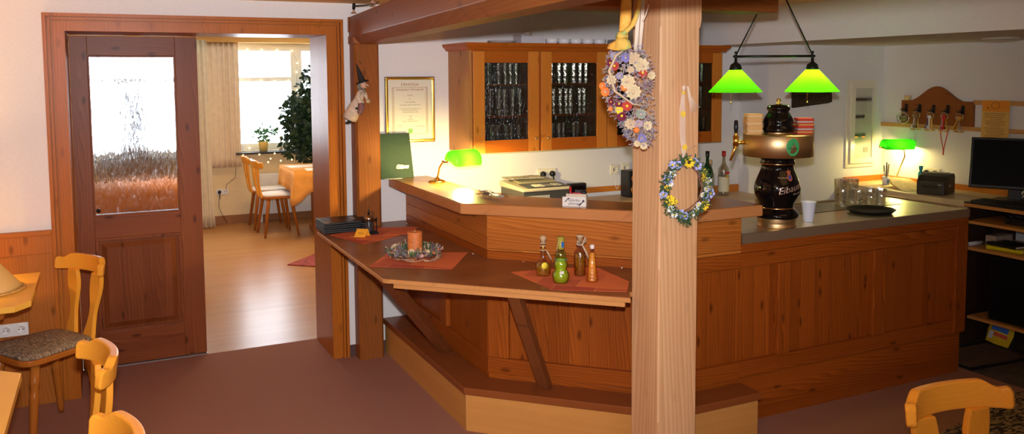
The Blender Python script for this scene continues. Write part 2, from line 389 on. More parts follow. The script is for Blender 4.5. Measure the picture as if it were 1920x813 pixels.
def window(n, x0, x1, y, z0, z1, xs, zt, fw_=.05):
    w_ = bpy.data.objects.new(f'window_{n}', None); C.objects.link(w_); w_['kind'] = 'structure'; w_.location = (x0, y, z0)
    f = MB(); cuts = [x0] + list(xs) + [x1]
    ring(f, x0, x1, y, y+.06, z0, z1, .045, .045, .085, .09)
    for q in xs: f.box(q-.068, q+.068, y, y+.06, z0+.085, z1-.09)
    ed = [x0+.045] + [e for q in xs for e in (q-.068, q+.068)] + [x1-.045]
    for i in range(0, len(ed), 2): f.box(ed[i], ed[i+1], y+.002, y+.058, zt-.026, zt+.026)
    build(f, 'window_frame', white_p, w_, world=True)
    build(MB().box(x0+.02, x1-.02, y+.028, y+.032, z0+.02, z1-.02), 'pane', pane_plain, w_, world=True)
    return w_
w1 = window(1, 1.70, 3.35, 5.42, .875, 2.175, [2.432], 1.74)
w2 = window(2, -.05, 1.15, 5.42, .875, 2.175, [], 1.74)
w3 = window(3, -.9, 1.5, -7.27, .85, 2.1, [.3], 1.74)  # unseen rear window, put in to let ambient light into the room
slate = simple('dark_slate', (.03, .033, .038), .3)
struct(MB().box(1.66, 3.35, 5.20, 5.42, .845, .872), 'window_1_sill', slate, bevel=.004)
struct(MB().box(-.05, 1.12, 5.20, 5.42, .845, .872), 'window_2_sill', slate, bevel=.004)
struct(MB().box(-1.6, 4.2, 5.22, 5.40, 2.178, 2.30), 'trim_curtain_box', wood('box_wood', (.62, .33, .09), (.75, .45, .15), axis='X', knots=.2, contrast=.4))
struct(MB().box(-1.6, 4.2, 5.385, 5.40, 0, .105), 'baseboard_far', wood('base_wood', (.28, .12, .05), (.38, .18, .08), axis='X', knots=0))
struct(MB().box(1.615, 2.0, -.012, 0, 0, .07), 'baseboard_back', simple('carpet_strip', (.09, .045, .038), .9))
struct(MB().box(5.688, 5.70, -7.2, -.55, 0, .07), 'baseboard_right', simple('dark_strip', (.03, .02, .015), .6))

# door casing with stepped mouldings, lining of the opening
cas = MB()
for o_, i_, d_ in ((0, .018, .032), (.018, .024, .008), (.024, .036, .026), (.036, .043, .006), (.043, .095, .018)):
    # left, right and head pieces, mitred
    xl0, xl1, xr0, xr1 = o_, i_, 1.615-i_, 1.615-o_; zt0, zt1 = 2.115-i_, 2.115-o_
    cas.add([(xl0, -d_, 0), (xl1, -d_, 0), (xl1, -d_, zt0), (xl0, -d_, zt1), (xl0, 0, 0), (xl1, 0, 0), (xl1, 0, zt0), (xl0, 0, zt1)], [(0, 1, 2, 3), (4, 7, 6, 5), (0, 3, 7, 4), (1, 5, 6, 2), (0, 4, 5, 1)])
    cas.add([(xr1, -d_, 0), (xr0, -d_, 0), (xr0, -d_, zt0), (xr1, -d_, zt1), (xr1, 0, 0), (xr0, 0, 0), (xr0, 0, zt0), (xr1, 0, zt1)], [(3, 2, 1, 0), (5, 6, 7, 4), (4, 7, 3, 0), (2, 6, 5, 1), (1, 5, 4, 0)])
    cas.add([(xl0, -d_, zt1), (xl1, -d_, zt0), (xr0, -d_, zt0), (xr1, -d_, zt1), (xl0, 0, zt1), (xl1, 0, zt0), (xr0, 0, zt0), (xr1, 0, zt1)], [(0, 1, 2, 3), (0, 3, 7, 4), (1, 5, 6, 2)])
struct(cas, 'trim_1', W_case('Z'))
li = MB(); li.box(.085, .105, -.0155, .445, 0, 2.02); li.box(1.513, 1.53, -.0155, .445, 0, 2.02); li.box(.085, 1.53, -.0155, .445, 2.02, 2.036)
struct(li, 'trim_2', W_case('Z'))
th = MB(); th.box(.07, .815, .445, .475, 0, .008)
struct(th, 'trim_threshold', simple('alu', (.7, .7, .7), .3, 1))

# sliding door with textured glass
dr = bpy.data.objects.new('door_1', None); C.objects.link(dr); dr['kind'] = 'structure'; dr.location = (.1, .455, .012)
X0, X1, Ya, Yb, Z0, Z1 = .106, .812, .455, .495, .012, 2.016
boxes('stile', W_door('Z'), dr, [(X0, .20, Ya, Yb, Z0, Z1), (.684, X1, Ya, Yb, Z0, Z1)], world=True, bevel=.002)
boxes('rail', W_door('X'), dr, [(.2, .684, Ya, Yb, 1.90, Z1), (.2, .684, Ya, Yb, .80, .935), (.2, .684, Ya, Yb, Z0, .215)], world=True, bevel=.002)
f = MB(); f.box(.2, .684, Ya+.012, Yb-.012, .215, .80)
# raised field with chamfer
f.add([(.232, Ya+.012, .247), (.652, Ya+.012, .247), (.652, Ya+.012, .768), (.232, Ya+.012, .768), (.262, Ya-.004, .277), (.622, Ya-.004, .277), (.622, Ya-.004, .738), (.262, Ya-.004, .738)],
      [(4, 5, 6, 7), (0, 1, 5, 4), (1, 2, 6, 5), (2, 3, 7, 6), (3, 0, 4, 7)])
build(f, 'raised_panel', wood('door_panel_wood', (.11, .026, .006), (.22, .058, .015), axis='Z', knots=.7, plank=('X', .12), rough=.36), dr, world=True)
f = MB()
ring(f, .2, .684, Ya-.004, Yb+.004, .935, 1.9, .009)
ring(f, .2, .684, Ya-.003, Ya+.014, .215, .80, .016)
build(f, 'bead', W_door('Z'), dr, world=True, bevel=.002)
build(MB().box(.205, .68, Ya+.014, Ya+.022, .94, 1.896), 'glass_pane', door_glass_mat(), dr, world=True)
f = MB(); f.tube([(.225, Ya-.004, .972), (.225, Ya-.02, .972)], .013); build(f, 'door_knob', black_m, dr, world=True)

# wainscot left of the doorway
ws = MB(); ws.box(-1.6, -.001, -.02, 0, 0, .20); ws.box(-1.6, -.001, -.02, 0, .825, .925); ws.box(-.125, -.001, -.02, 0, .20, .825); ws.box(-.85, -.73, -.02, 0, .20, .825)
ws.box(-1.6, -.85, -.006, 0, .20, .825); ws.box(-.73, -.125, -.006, 0, .20, .825)
struct(ws, 'trim_wainscot', wood('wainscot_wood', (.32, .09, .012), (.46, .155, .028), axis='Z', knots=.6, rough=.35), bevel=.002)
struct(MB().box(-1.6, .0, -.034, 0, .925, .952), 'trim_wainscot_cap', wood('wainscot_wood', (.32, .09, .012), (.46, .155, .028), axis='X', knots=.6, rough=.35), bevel=.004)

# ================================================================== POST, BEAMS, COLUMN
f = MB(); s_ = .012
def chpost(x0, x1, y0, y1, z0, z1, c):
    return [(x0+c, y0), (x1-c, y0), (x1, y0+c), (x1, y1-c), (x1-c, y1), (x0+c, y1), (x0, y1-c), (x0, y0+c)]
f.prism(chpost(1.656, 1.812, -.122, -.001, 0, 0, .014), 0, 1.963)
tag(build(f, 'wall_post', W_post('Z'), loc=(0, 0, 0)), 'brown timber post against the wall right of the doorway, witch doll hung on it', 'post')['kind'] = 'structure'
# long beam from the post towards the camera, lightly skewed, with chamfered lower arris
Lb = 4.6; bt = MB()
prof = [(-.073, .045), (-.073, .168), (.073, .168), (.073, .0), (-.03, .0)]
n = len(prof); vs = [(x, 0, z) for x, z in prof] + [(x, -Lb, z) for x, z in prof]
bt.add(vs, [tuple(range(n)), tuple(range(2*n-1, n-1, -1))] + [(i, n+i, n+(i+1) % n, (i+1) % n) for i in range(n)])
# uncut full-section head over the post with small notches
bt.box(-.0735, -.025, -.16, -.001, 0, .05)
bt.box(-.079, -.0735, -.05, -.004, .075, .168); bt.box(-.079, -.0735, -.05, -.004, .003, .05)
bm_ = build(bt, 'long_beam', W_post('Y'), loc=(1.730, -.002, 1.963), rz=-.095, bevel=.003)
tag(bm_, 'long brown ceiling beam running from the wall post towards the viewer', 'beam')['kind'] = 'structure'
f = MB(); f.box(-.56, 1.02, -.08, .08, 0, .168)
cb_ = build(f, 'cross_beam', W_post('X'), loc=(2.06, -2.10, 2.046), bevel=.004)
tag(cb_, 'short cross beam at the top of the pine column, ends beside the green pendant', 'beam')['kind'] = 'structure'
f = MB(); kx, ky, s = 2.279, -2.184, .195
f.prism([(kx+.004, ky), (kx, ky-.004), (kx, ky-s+.005), (kx+.005, ky-s), (kx+s-.005, ky-s), (kx+s, ky-s+.005), (kx+s, ky-.004), (kx+s-.004, ky)], 0, 1.955)
f.prism([(kx, ky), (kx, ky-s), (kx+s+.006, ky-s), (kx+s+.006, ky)], 1.985, 2.214)
f.add([(kx, ky, 1.955), (kx, ky-s, 1.955), (kx+s, ky-s, 1.955), (kx+s, ky, 1.955), (kx, ky, 1.985), (kx, ky-s, 1.985), (kx+s+.006, ky-s, 1.985), (kx+s+.006, ky, 1.985)], [(0, 1, 5, 4), (1, 2, 6, 5), (2, 3, 7, 6), (3, 0, 4, 7)])
co = build(f, 'pine_column', W_col); co['kind'] = 'structure'
tag(co, 'square light pine column standing in front of the bar, wreath and bouquet hung on it', 'column')

# ================================================================== BAR
BETA = .7721; cB, sB = math.cos(BETA), math.sin(BETA)
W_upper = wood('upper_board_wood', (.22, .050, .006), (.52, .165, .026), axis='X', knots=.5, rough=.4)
A0 = (2.011, -.005); B0 = (2.0109, -1.2854); qB = (1.925-1.2854)/sB; C0 = (B0[0]+qB*cB, -1.925)
bar = thing('bar_counter', 'stained pine bar counter with framed plank panels, bends round behind the pine column', 'bar counter', (2.011, -1.2854, 0))
def at(o): return (o[0]-2.011, o[1]+1.2854, 0)
def sect(org, th_, L, stiles, planked, ztop, seams=(), extra=None, zp=(.325, .806), x_end=None):
    bs = [(0, L, 0, .03, 0, .242), (0, L, -.004, .03, .244, zp[0]), (0, L, -.004, .03, zp[1], .878)]
    z = .880; ub = []
    for q in list(seams)+[ztop]: ub.append((0, L, -.004, .03, z, q-.0015)); z = q
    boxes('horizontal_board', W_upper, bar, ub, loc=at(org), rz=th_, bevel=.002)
    boxes('horizontal_board', W_body('X'), bar, bs, loc=at(org), rz=th_, bevel=.002)
    boxes('stile', W_body('Z'), bar, [(a, b_, -.006, .03, zp[0]+.0005, zp[1]-.0005) for a, b_ in stiles], loc=at(org), rz=th_, bevel=.006)
    pn = MB(); pn.box(0, L, .018, .0295, zp[0], zp[1])
    build(pn, 'plank_panel', W_plank, bar, loc=at(org), rz=th_)
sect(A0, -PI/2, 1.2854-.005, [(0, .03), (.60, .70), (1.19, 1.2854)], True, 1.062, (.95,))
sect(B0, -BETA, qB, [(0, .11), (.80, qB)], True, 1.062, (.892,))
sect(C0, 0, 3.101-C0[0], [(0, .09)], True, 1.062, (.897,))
# lower right run under the steel top
o2 = (3.101, -1.925); L2 = 4.80-3.101
boxes('horizontal_board', W_body('X'), bar, [(0, L2-.015, .012, .04, 0, .242), (0, L2-.10, -.004, .03, .244, .325), (0, L2-.10, -.004, .03, .806, .878), (0, L2, -.010, .03, .8805, .925)], loc=at(o2), bevel=.002)
boxes('stile', W_body('Z'), bar, [(.24, .325, -.016, .03, .3255, .8055), (.923, 1.023, -.016, .03, .3255, .8055), (L2-.0995, L2, -.013, .03, .244, .880)], loc=at(o2), bevel=.007)
build(MB().box(0, L2-.10, .018, .0295, .325, .806), 'plank_panel', W_plank, bar, loc=at(o2))
# end panel and inner carcass
boxes('end_panel', W_body('Z'), bar, [(4.775, 4.80, -1.89, -1.365, 0, .924), (3.101, 4.775, -1.36, -1.34, 0, .924), (2.2, 2.23, -1.15, -.02, 0, 1.06), (3.072, 3.101, -1.89, -1.365, .93, 1.062)], world=True, bevel=.002)

# upper bar top
bt_poly = [(1.888, -.02), (1.888, -1.222), (1.888+(1.98-1.222)/sB*cB, -1.980), (3.192, -1.980), (3.197, -1.70), (3.05, -1.655), (2.72, -1.655), (2.176, -1.03), (2.155, -.02)]
g = thing('worktop', 'upper bar top with rounded light wooden edge, carries the green folder and banker lamp', 'bar top', (1.888, -1.222, 1.072))
build(MB().prism([(x, y) for x, y in bt_poly], 1.066, 1.1205), 'edge_band', W_edge('X'), g, world=True, bevel=.006)
ins = [(1.896, -.022), (1.896, -1.219), (1.896+(1.972-1.219)/sB*cB, -1.972), (3.186, -1.972), (3.190, -1.705), (3.05, -1.662), (2.715, -1.662), (2.170, -1.033), (2.149, -.022)]
build(MB().prism(ins, 1.1195, 1.1225), 'top_surface', W_top('X'), g, world=True, label='glossy orange brown top surface')

# steel top
g = thing('steel_worktop', 'brushed steel counter top with drip grille at the right of the bar', 'worktop', (3.105, -1.93, .926))
build(MB().box(3.105, 4.806, -1.936, -1.9302, .926, .9745), 'front_edge', steel_edge, g, world=True)
mb = MB(); mb.box(3.105, 4.806, -1.93, -1.33, .926, .975)
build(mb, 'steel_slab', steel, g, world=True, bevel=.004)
mb = MB()
for a, b_, c_, d_ in ((3.105, 4.806, -1.36, -1.33), (4.79, 4.806, -1.93, -1.36)): mb.box(a, b_, c_, d_, .975, .983)
build(mb, 'rim', steel_edge, g, world=True, bevel=.003)
def grille_mat():
    mt, t, b = nt('drip_grille'); tc = N(t, 'ShaderNodeTexCoord'); mp = N(t, 'ShaderNodeMapping'); mp.inputs['Scale'].default_value = (80, 80, 80)
    lk(t, tc.outputs['Object'], mp.inputs[0]); ck = N(t, 'ShaderNodeTexVoronoi'); ck.inputs['Randomness'].default_value = 0; ck.inputs['Scale'].default_value = 1; lk(t, mp.outputs[0], ck.inputs['Vector'])
    c = ramp(t, ck.outputs['Distance'], [(.28, (.02, .016, .01)), (.38, (.33, .26, .17))]); lk(t, c, b.inputs['Base Color']); b.inputs['Metallic'].default_value = .7; b.inputs['Roughness'].default_value = .35; return mt
build(MB().box(3.62, 4.60, -1.63, -1.40, .975, .9775), 'drip_grille', grille_mat(), g, world=True)

# foot step
g = thing('foot_step', 'low wooden foot step along the base of the bar, light riser and brown tread', 'step', (1.837, -1.368, 0))
q = (2.081-1.368)/sB; sc = (1.837+q*cB, -2.081)
tread = [(1.837, -.02), (1.837, -1.368), sc, (3.105, -2.081), (3.105, -1.931), (C0[0]-.004, -1.931), (2.0046, -1.288), (2.0046, -.02)]
# leave a notch for the column
def cutcol(poly):
    return poly
build(MB().prism(tread, .184, .2215), 'tread', W_tread('X'), g, world=True, bevel=.003)
r_ = MB(); r_.box(1.846, 1.866, -1.368, -.03, 0, .184); build(r_, 'riser', W_riser('Y'), g, world=True)
r_ = MB(); r_.box(0, q-.001, 0, .02, 0, .184); ob = build(r_, 'riser', W_riser('X'), g, loc=(.010, -.004, 0), rz=-BETA)
boxes('riser', W_riser('X'), g, [(sc[0]+.006, 3.095, -2.071, -2.051, 0, .184), (3.075, 3.095, -2.051, -1.945, 0, .184)], world=True)

# drink rail
g = thing('drink_rail', 'dark brown wooden drink rail shelf along the bar front carrying placemats', 'shelf', (1.403, -1.459, .80))
pe = (2.224, -1.459-(2.224-1.403)/cB*sB)
top = [(1.403, -.125), (1.403, -1.459), pe, (2.275, -2.178), (2.33, -2.176), (C0[0]-.05, -1.932), (C0[0]-.006, -1.9315), (2.0062, -1.288), (2.0062, -.004), (1.8165, -.004), (1.8165, -.125)]
build(MB().prism(top, .818, .838), 'shelf_edge', wood('rail_edge', (.40, .16, .045), (.55, .25, .08), axis='X', knots=.3, contrast=.5), g, world=True, bevel=.003)
def inset(poly, d):
    out = []; n = len(poly); ar = sum(poly[i][0]*poly[(i+1) % n][1]-poly[(i+1) % n][0]*poly[i][1] for i in range(n)); sg = 1 if ar > 0 else -1
    for i in range(n):
        p0 = Vector(poly[i-1]); p1 = Vector(poly[i]); p2 = Vector(poly[(i+1) % n]); a = (p1-p0).normalized(); b = (p2-p1).normalized()
        na = Vector((-a.y, a.x))*sg; nb = Vector((-b.y, b.x))*sg; v = na+nb; k = v.dot(na)
        out.append(tuple(p1 + v*(d/max(k, .3))))
    return out
build(MB().prism(inset(top, .0035), .8375, .8405), 'shelf_surface', W_rail('X'), g, world=True, label='dark brown grained shelf surface')
r_ = MB(); r_.box(.05, 1.12, .006, .03, .797, .818); build(r_, 'front_batten', wood('rail_edge', (.40, .16, .045), (.55, .25, .08), axis='X', knots=.3, contrast=.5), g, loc=(0, 0, -.80), rz=-BETA, bevel=.002)
def brace(a, b_, w_=.05, t_=.055):
    a = Vector(a); b_ = Vector(b_); d = b_-a; side = Vector((d.x, d.y, 0)).cross(Vector((0, 0, 1))).normalized()*(t_/2)
    nrm = d.cross(side).normalized()*(w_/2)
    k = MB(); v = [a+side+nrm, a-side+nrm, a-side-nrm, a+side-nrm, b_+side+nrm, b_-side+nrm, b_-side-nrm, b_+side-nrm]
    for i in range(4): v[i] = v[i] + d*((.817-v[i].z)/d.z) if i < 4 else v[i]
    for i in range(4, 8): v[i] = v[i] + d*((.2225-v[i].z)/d.z)
    k.add(v, [(0, 1, 2, 3), (7, 6, 5, 4), (0, 4, 5, 1), (1, 5, 6, 2), (2, 6, 7, 3), (3, 7, 4, 0)])
    build(k, 'brace', wood('brace_wood', (.14, .04, .012), (.22, .065, .018), axis='Z', knots=.4), g, world=True, bevel=.003)
brace((1.455, -1.33, .812), (1.962, -.80, .2225))
brace((1.89, -1.83, .812), (2.20, -1.55, .2225))
for (px, py) in ((2.002, -.11), (2.02, -1.12), (2.165, -1.415), (2.53, -1.745)):
    k = MB(); k.ball((px-.035, py-.035, .8415), (.008, .008, .004)); build(k, 'screw_cap', chrome, g, world=True)

# back counter behind the bar
g = thing('back_counter', 'light back counter under the glass cabinets with wooden splash board', 'counter', (2.4, -.3, 0))
lam = wood('light_laminate', (.62, .44, .24), (.72, .54, .32), axis='X', knots=0, contrast=.3)
mb = MB(); mb.box(2.4, 3.76, -.55, -.003, .865, .90); build(mb, 'countertop', lam, g, world=True, bevel=.003)
mb = MB(); mb.box(3.77, 4.745, -.42, -.003, .815, .85); build(mb, 'lower_countertop', lam, g, world=True, bevel=.003)
boxes('splash_board', W_cab('X'), g, [(2.4, 3.76, -.02, -.003, .927, .965), (3.77, 4.745, -.02, -.003, .851, .905)], world=True)
mb = MB(); mb.box(2.4, 3.76, -.026, -.003, .9005, .9265); build(mb, 'white_strip', white_p, g, world=True)
boxes('base_cabinet', W_body('Z'), g, [(2.42, 3.75, -.52, -.01, 0, .865), (3.78, 4.74, -.4, -.01, 0, .815)], world=True)

# ================================================================== WALL CABINETS with glasses
cab = thing('wall_cabinet', 'honey pine wall cabinet row with crown moulding and patterned glass doors above the back counter', 'cabinet', (2.313, -.355, 1.28))
cy = -.352
boxes('side_panel', wood('cabinet_side', (.30, .115, .03), (.46, .20, .06), axis='Z', knots=.7), cab, [(2.313, 2.331, cy, -.003, 1.282, 1.925), (4.262, 4.28, cy, -.003, 1.282, 1.925)], world=True)
boxes('carcass_board', W_cabd('X'), cab, [(2.331, 4.262, cy, -.02, 1.282, 1.30), (2.331, 4.262, cy, -.02, 1.905, 1.925)]+[(x, x+.03, cy, -.02, 1.30, 1.905) for x in (2.79, 3.29, 3.80)], world=True)
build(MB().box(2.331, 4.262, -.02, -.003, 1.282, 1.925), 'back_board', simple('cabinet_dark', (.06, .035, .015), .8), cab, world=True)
for z in (1.50, 1.70): build(MB().box(2.331, 4.262, cy+.03, -.02, z, z+.014), 'shelf_board', W_cabd('X'), cab, world=True)
cr = MB()
pr_ = [(0, 0), (.012, .0), (.018, .012), (.034, .026), (.040, .045), (0, .045)]
def crown(cr, x0, x1, y0, y1, z):   # y0 = front
    for (o, a), (o2, b_) in zip(pr_[:-1], pr_[1:]):
        cr.add([(x0-o, y1, z+a), (x0-o, y0-o, z+a), (x1+o, y0-o, z+a), (x1+o, y1, z+a), (x0-o2, y1, z+b_), (x0-o2, y0-o2, z+b_), (x1+o2, y0-o2, z+b_), (x1+o2, y1, z+b_)], [(0, 1, 5, 4), (1, 2, 6, 5), (2, 3, 7, 6)])
    cr.box(x0, x1, y0, y1, z, z+.0448)
crown(cr, 2.31, 4.283, cy-.018, -.003, 1.925)
build(cr, 'crown_moulding', W_cabd('X'), cab, world=True)
def cabinet_door(x0, x1, knob, sw=.076):
    f = MB(); y_ = cy-.020
    d = bpy.data.objects.new('door', None); C.objects.link(d); d.parent = cab; d.location = (x0-cab.location.x, y_-cab.location.y, 0)
    boxes('stile', W_cab('Z'), d, [(x0, x0+sw, y_, cy-.001, 1.284, 1.918), (x1-sw, x1, y_, cy-.001, 1.284, 1.918)], world=True, bevel=.002)
    boxes('rail', W_cabd('X'), d, [(x0+sw, x1-sw, y_+.001, cy-.001, 1.284, 1.362), (x0+sw, x1-sw, y_+.001, cy-.001, 1.847, 1.918)], world=True)
    build(MB().box(x0+sw-.004, x1-sw+.004, y_+.009, y_+.013, 1.358, 1.851), 'glass_pane', pane_pattern, d, world=True)
    if knob:
        k = MB(); k.lathe([(.004, 0), (.005, .008), (.009, .014), (.010, .02), (.006, .025), (0, .026)], 12, T((knob, y_, 1.365), rx=PI/2)); build(k, 'knob', brass_dull, d, world=True)
cabinet_door(2.333, 2.789, 2.756); cabinet_door(2.806, 3.300, 2.845); cabinet_door(3.308, 3.790, None); cabinet_door(3.80, 4.272, None, .085)
def tumbler(h, r0, r1):
    k = MB(); k.smooth = True
    k.lathe([(0, 0), (r0, 0), (r0*1.02, .012), (r1, h), (r1-.0018, h), (r0-.003, .014), (0, .012)], 18)
    for i, v in enumerate(k.v):
        a_ = math.atan2(v[1], v[0]); q = 1+(.06 if round(a_/(PI/9)) % 2 else 0); k.v[i] = (v[0]*q, v[1]*q, v[2])
    k.sm = [False]*len(k.f); return k
ORD = ['first', 'second', 'third', 'fourth', 'fifth', 'sixth', 'seventh', 'eighth', 'ninth', 'tenth', 'eleventh', 'twelfth', 'thirteenth', 'fourteenth', 'fifteenth']
gl0 = None; srows = [(1.3005, .15, .0225, 7), (1.5145, .165, .0225, 7), (1.7145, .13, .0225, 7)]
for di, (xa, xb) in enumerate(((2.405, 2.705), (2.905, 3.205), (3.88, 4.20))):
    for si, (z, h, r, n) in enumerate(srows):
        side = ('first', 'second', 'last')[di]; sh = ('bottom', 'middle', 'top')[si]
        proto = None
        for i in range(n):
            x = xa + (xb-xa)*i/(n-1); lab = f'{ORD[i]} drinking glass from the left, {sh} shelf behind the {side} cabinet pane'
            if proto is None:
                proto = build(tumbler(h, r*.78, r), 'drinking_glass', tumbler_m, loc=(x, -.24, z)); tag(proto, lab, 'glass', f'glasses {side} door {sh} shelf')
            else:
                c = proto.copy(); C.objects.link(c); c.location = (x, -.24+rnd.uniform(-.03, .03), z); c['label'] = lab
# things on top of the cabinet
zt = 1.9705
k = MB(); k.lathe([(0, 0), (.06, 0), (.095, .016), (.093, .02), (.055, .006), (0, .006)], 28)
tag(build(k, 'platter', simple('grey_platter', (.42, .38, .36), .4), loc=(2.60, -.22, zt)), 'flat grey platter lying on top of the wall cabinet', 'plate')
k = MB(); k.box(-.08, .085, -.06, .06, 0, .052); k.box(-.08, -.055, -.062, .062, .052, .064)
bx_ = build(k, 'carton', simple('carton_grey', (.55, .53, .55), .7), loc=(2.80, -.2, zt), bevel=.002); tag(bx_, 'pale grey carton with a small bowl standing on it on the cabinet', 'box')
k = MB(); k.lathe([(0, 0), (.028, 0), (.036, .028), (.034, .028), (.026, .004), (0, .004)], 20)
tag(build(k, 'bowl', simple('bowl_beige', (.5, .44, .38), .4), loc=(2.79, -.2, zt+.0525)), 'little beige bowl standing on the grey carton', 'bowl')
k = MB(); k.lathe([(0, 0), (.03, 0), (.04, .012), (.045, .036), (.042, .036), (.036, .012), (0, .005)], 20)
cu0 = build(k, 'bowl', white_c, loc=(2.955, -.24, zt)); tag(cu0, 'white porcelain bowl in the row on the wall cabinet', 'bowl', 'white bowls on the cabinet')
cu0['label'] = 'leftmost white porcelain bowl of the row on top of the wall cabinet'
for i in range(1, 5): c = cu0.copy(); C.objects.link(c); c.location = (2.955+.092*i, -.24, zt); c['label'] = ('second', 'middle', 'fourth', 'rightmost')[i-1] + ' white porcelain bowl from the left on top of the wall cabinet'
k = MB(); k.box(-.05, .05, -.04, .04, 0, .03); k.box(-.045, .05, -.035, .04, .03, .036)
tag(build(k, 'carton', simple('carton_dark', (.25, .24, .26), .6), loc=(3.46, -.24, zt), bevel=.002), 'flat dark grey carton at the right end of the white bowls', 'box')

# ================================================================== WALL ITEMS behind the bar
def certificate():
    g = thing('framed_certificate', 'gold framed certificate hanging on the wall above the green folder', 'certificate', (2.045, -.004, 1.345))
    x0, x1, z0, z1, t_ = -.163, .163, .0, .415, .016
    f = ring(MB(), x0, x1, -.016, 0, z0, z1, t_)
    build(f, 'frame', gold, g, bevel=.003)
    f = MB()
    for a in (x0-.003, x1): f.box(a, a+.003, -.013, 0, z0-.003, z1+.003)
    for a in (z0-.003, z1): f.box(x0, x1, -.013, 0, a, a+.003)
    build(f, 'frame_edge', simple('brown_edge', (.10, .025, .01), .4), g)
    build(MB().box(x0+.01, x1-.01, -.006, -.001, z0+.01, z1-.01), 'paper', simple('certificate_paper', (.78, .74, .56), .6), g)
    f = MB(); b0, b1, c0, c1 = -.118, .118, .05, .35
    for a in (b0, b1): f.box(a-.001, a+.001, -.0072, -.006, c0, c1)
    for a in (c0, c1): f.box(b0, b1, -.0072, -.006, a-.001, a+.001)
    for i in range(30):
        z = c0+.008+i*.0098
        for a in (b0+.008, b1-.008): f.box(a-.003, a+.003, -.0072, -.006, z, z+.005)
    br = simple('print_brown', (.42, .22, .08), .6)
    build(f, 'printed_border', br, g)
    RX = Matrix.Rotation(PI/2, 4, 'X')
    def tx(s, size, z, mat, sx=1, x=0): text(s, size, 'lettering', mat, g, Matrix.Translation((x, -.0068, z)) @ RX, sx=sx)
    tx('DEHOGA', .026, .368, br, 1.1); tx('Deutscher Wirtsbrief', .021, .336, br)
    gy = simple('print_grey', (.35, .32, .22), .6)
    for s_, z, sz in (('Urkunde', .300, .011), ('Für', .276, .009), ('Haus Gastlichkeit', .256, .010), ('Die Inhaber haben den Wirtsbrief', .238, .010), ('In einem anerkannten Lehrgang wurden', .214, .009), ('Kenntnisse in Küche, Service', .203, .009), ('und Betriebsführung erworben', .192, .009), ('Hotel', .165, .009), ('und', .155, .008), ('Gaststätten', .145, .009), ('Landes- und Bundesverband', .133, .009)): tx(s_, sz, z, gy)
    tx('Vorsitz', .010, .105, gy, x=-.07); tx('Geschäftsführung', .009, .1, gy, x=.065)
    build(MB().box(-.014, .014, -.0075, -.006, .055, .085), 'seal', simple('seal_green', (.2, .45, .1), .5), g)
certificate()
def plate_socket(name, lab, x, z, n=1, y=-.003, rz=0, plugs=(), mat=None, w_=.075):
    g = thing(name, lab, 'socket', (x, y, z), rz)
    build(MB().box(0, w_*n, -.010, 0, 0, w_), 'cover_plate', mat or cream, g, bevel=.003)
    for i in range(n):
        k = MB(); k.lathe([(.018, .0), (.024, .0), (.024, .003), (.021, .004), (.020, .001), (.0, .001)], 20, T((w_*(i+.5), -.010, w_/2), rx=PI/2)); build(k, 'socket_well', mat or cream, g)
        k = MB()
        for sx in (-.0095, .0095): k.lathe([(.003, 0), (.003, .0015)], 8, T((w_*(i+.5)+sx, -.0112, w_/2), rx=PI/2))
        build(k, 'contact_holes', black_p, g)
        if i in plugs:
            k = MB(); c = (w_*(i+.5), -.012, w_/2); k.lathe([(.02, 0), (.021, .012), (.016, .026), (.010, .030), (0, .03)], 16, T(c, rx=PI/2))
            k.tube([(c[0], c[1]-.02, c[2]-.004), (c[0], c[1]-.028, c[2]-.03), (c[0]+.004, c[1]-.02, c[2]-.06), (c[0]+.003, c[1]-.014, c[2]-.085)], [.008, .006, .003, .003]); build(k, 'plug', black_p, g)
    return g
plate_socket('wall_socket', 'double socket above the cash register with two black plugs', 2.965, 1.046, 2, plugs=(0, 1), w_=.073)
plate_socket('wall_socket', 'single cream socket with a white cable above the splash board', 3.563, 1.046, 1, w_=.072)
plate_socket('wall_socket', 'cream socket above the black speaker, half hidden by the pine column', 3.655, 1.053, 1, w_=.072)
plate_socket('wall_socket', 'white double socket on the wooden wainscot below the corner table', -.272, .392, 2, y=-.0065, mat=white_p, w_=.070)
k = MB(); k.tube([(0, 0, 0), (-.006, -.01, -.06), (-.012, -.012, -.11), (-.002, -.016, -.135), (.010, -.014, -.12), (.016, -.012, -.05), (.012, -.002, .0)], .0022)
tag(build(k, 'cable', white_p, loc=(3.603, -.020, 1.075)), 'thin white cable looping below the single socket', 'cable')
# cash register / phone base
g = thing('cash_register', 'beige and dark electronic cash register on the back counter under the double socket', 'cash register', (2.825, -.235, .9005), R(0)); g.scale = (.70, 1, 1)
k = MB(); k.prism([(-.24, -.17), (.24, -.17), (.24, .17), (-.24, .17)], 0, .125); build(k, 'lower_body', simple('register_dark', (.05, .05, .05), .4), g, bevel=.006)
k = MB(); k.add([(-.25, -.18, .125), (.25, -.18, .125), (.25, .18, .125), (-.25, .18, .125), (-.25, -.18, .145), (.25, -.18, .145), (.25, .18, .165), (-.25, .18, .165), ], [(3, 2, 1, 0), (4, 5, 6, 7), (0, 1, 5, 4), (1, 2, 6, 5), (2, 3, 7, 6), (3, 0, 4, 7)])
build(k, 'upper_body', simple('register_beige', (.60, .52, .36), .45), g, bevel=.008)
Tk = T((0, -.18, .1465), rx=math.atan2(.02, .36))
k = MB(); k.box(-.19, .24, .012, .15, 0, .003, T=Tk); build(k, 'keypad_plate', simple('register_grey', (.018, .017, .013), .35), g)
k = MB()
for r in range(3):
    for c_ in range(5): k.box(-.10+c_*.02, -.086+c_*.02, .03+r*.024, .046+r*.024, .003, .008, T=Tk)
build(k, 'keys', simple('key_cream', (.75, .68, .5), .5), g)
k = MB()
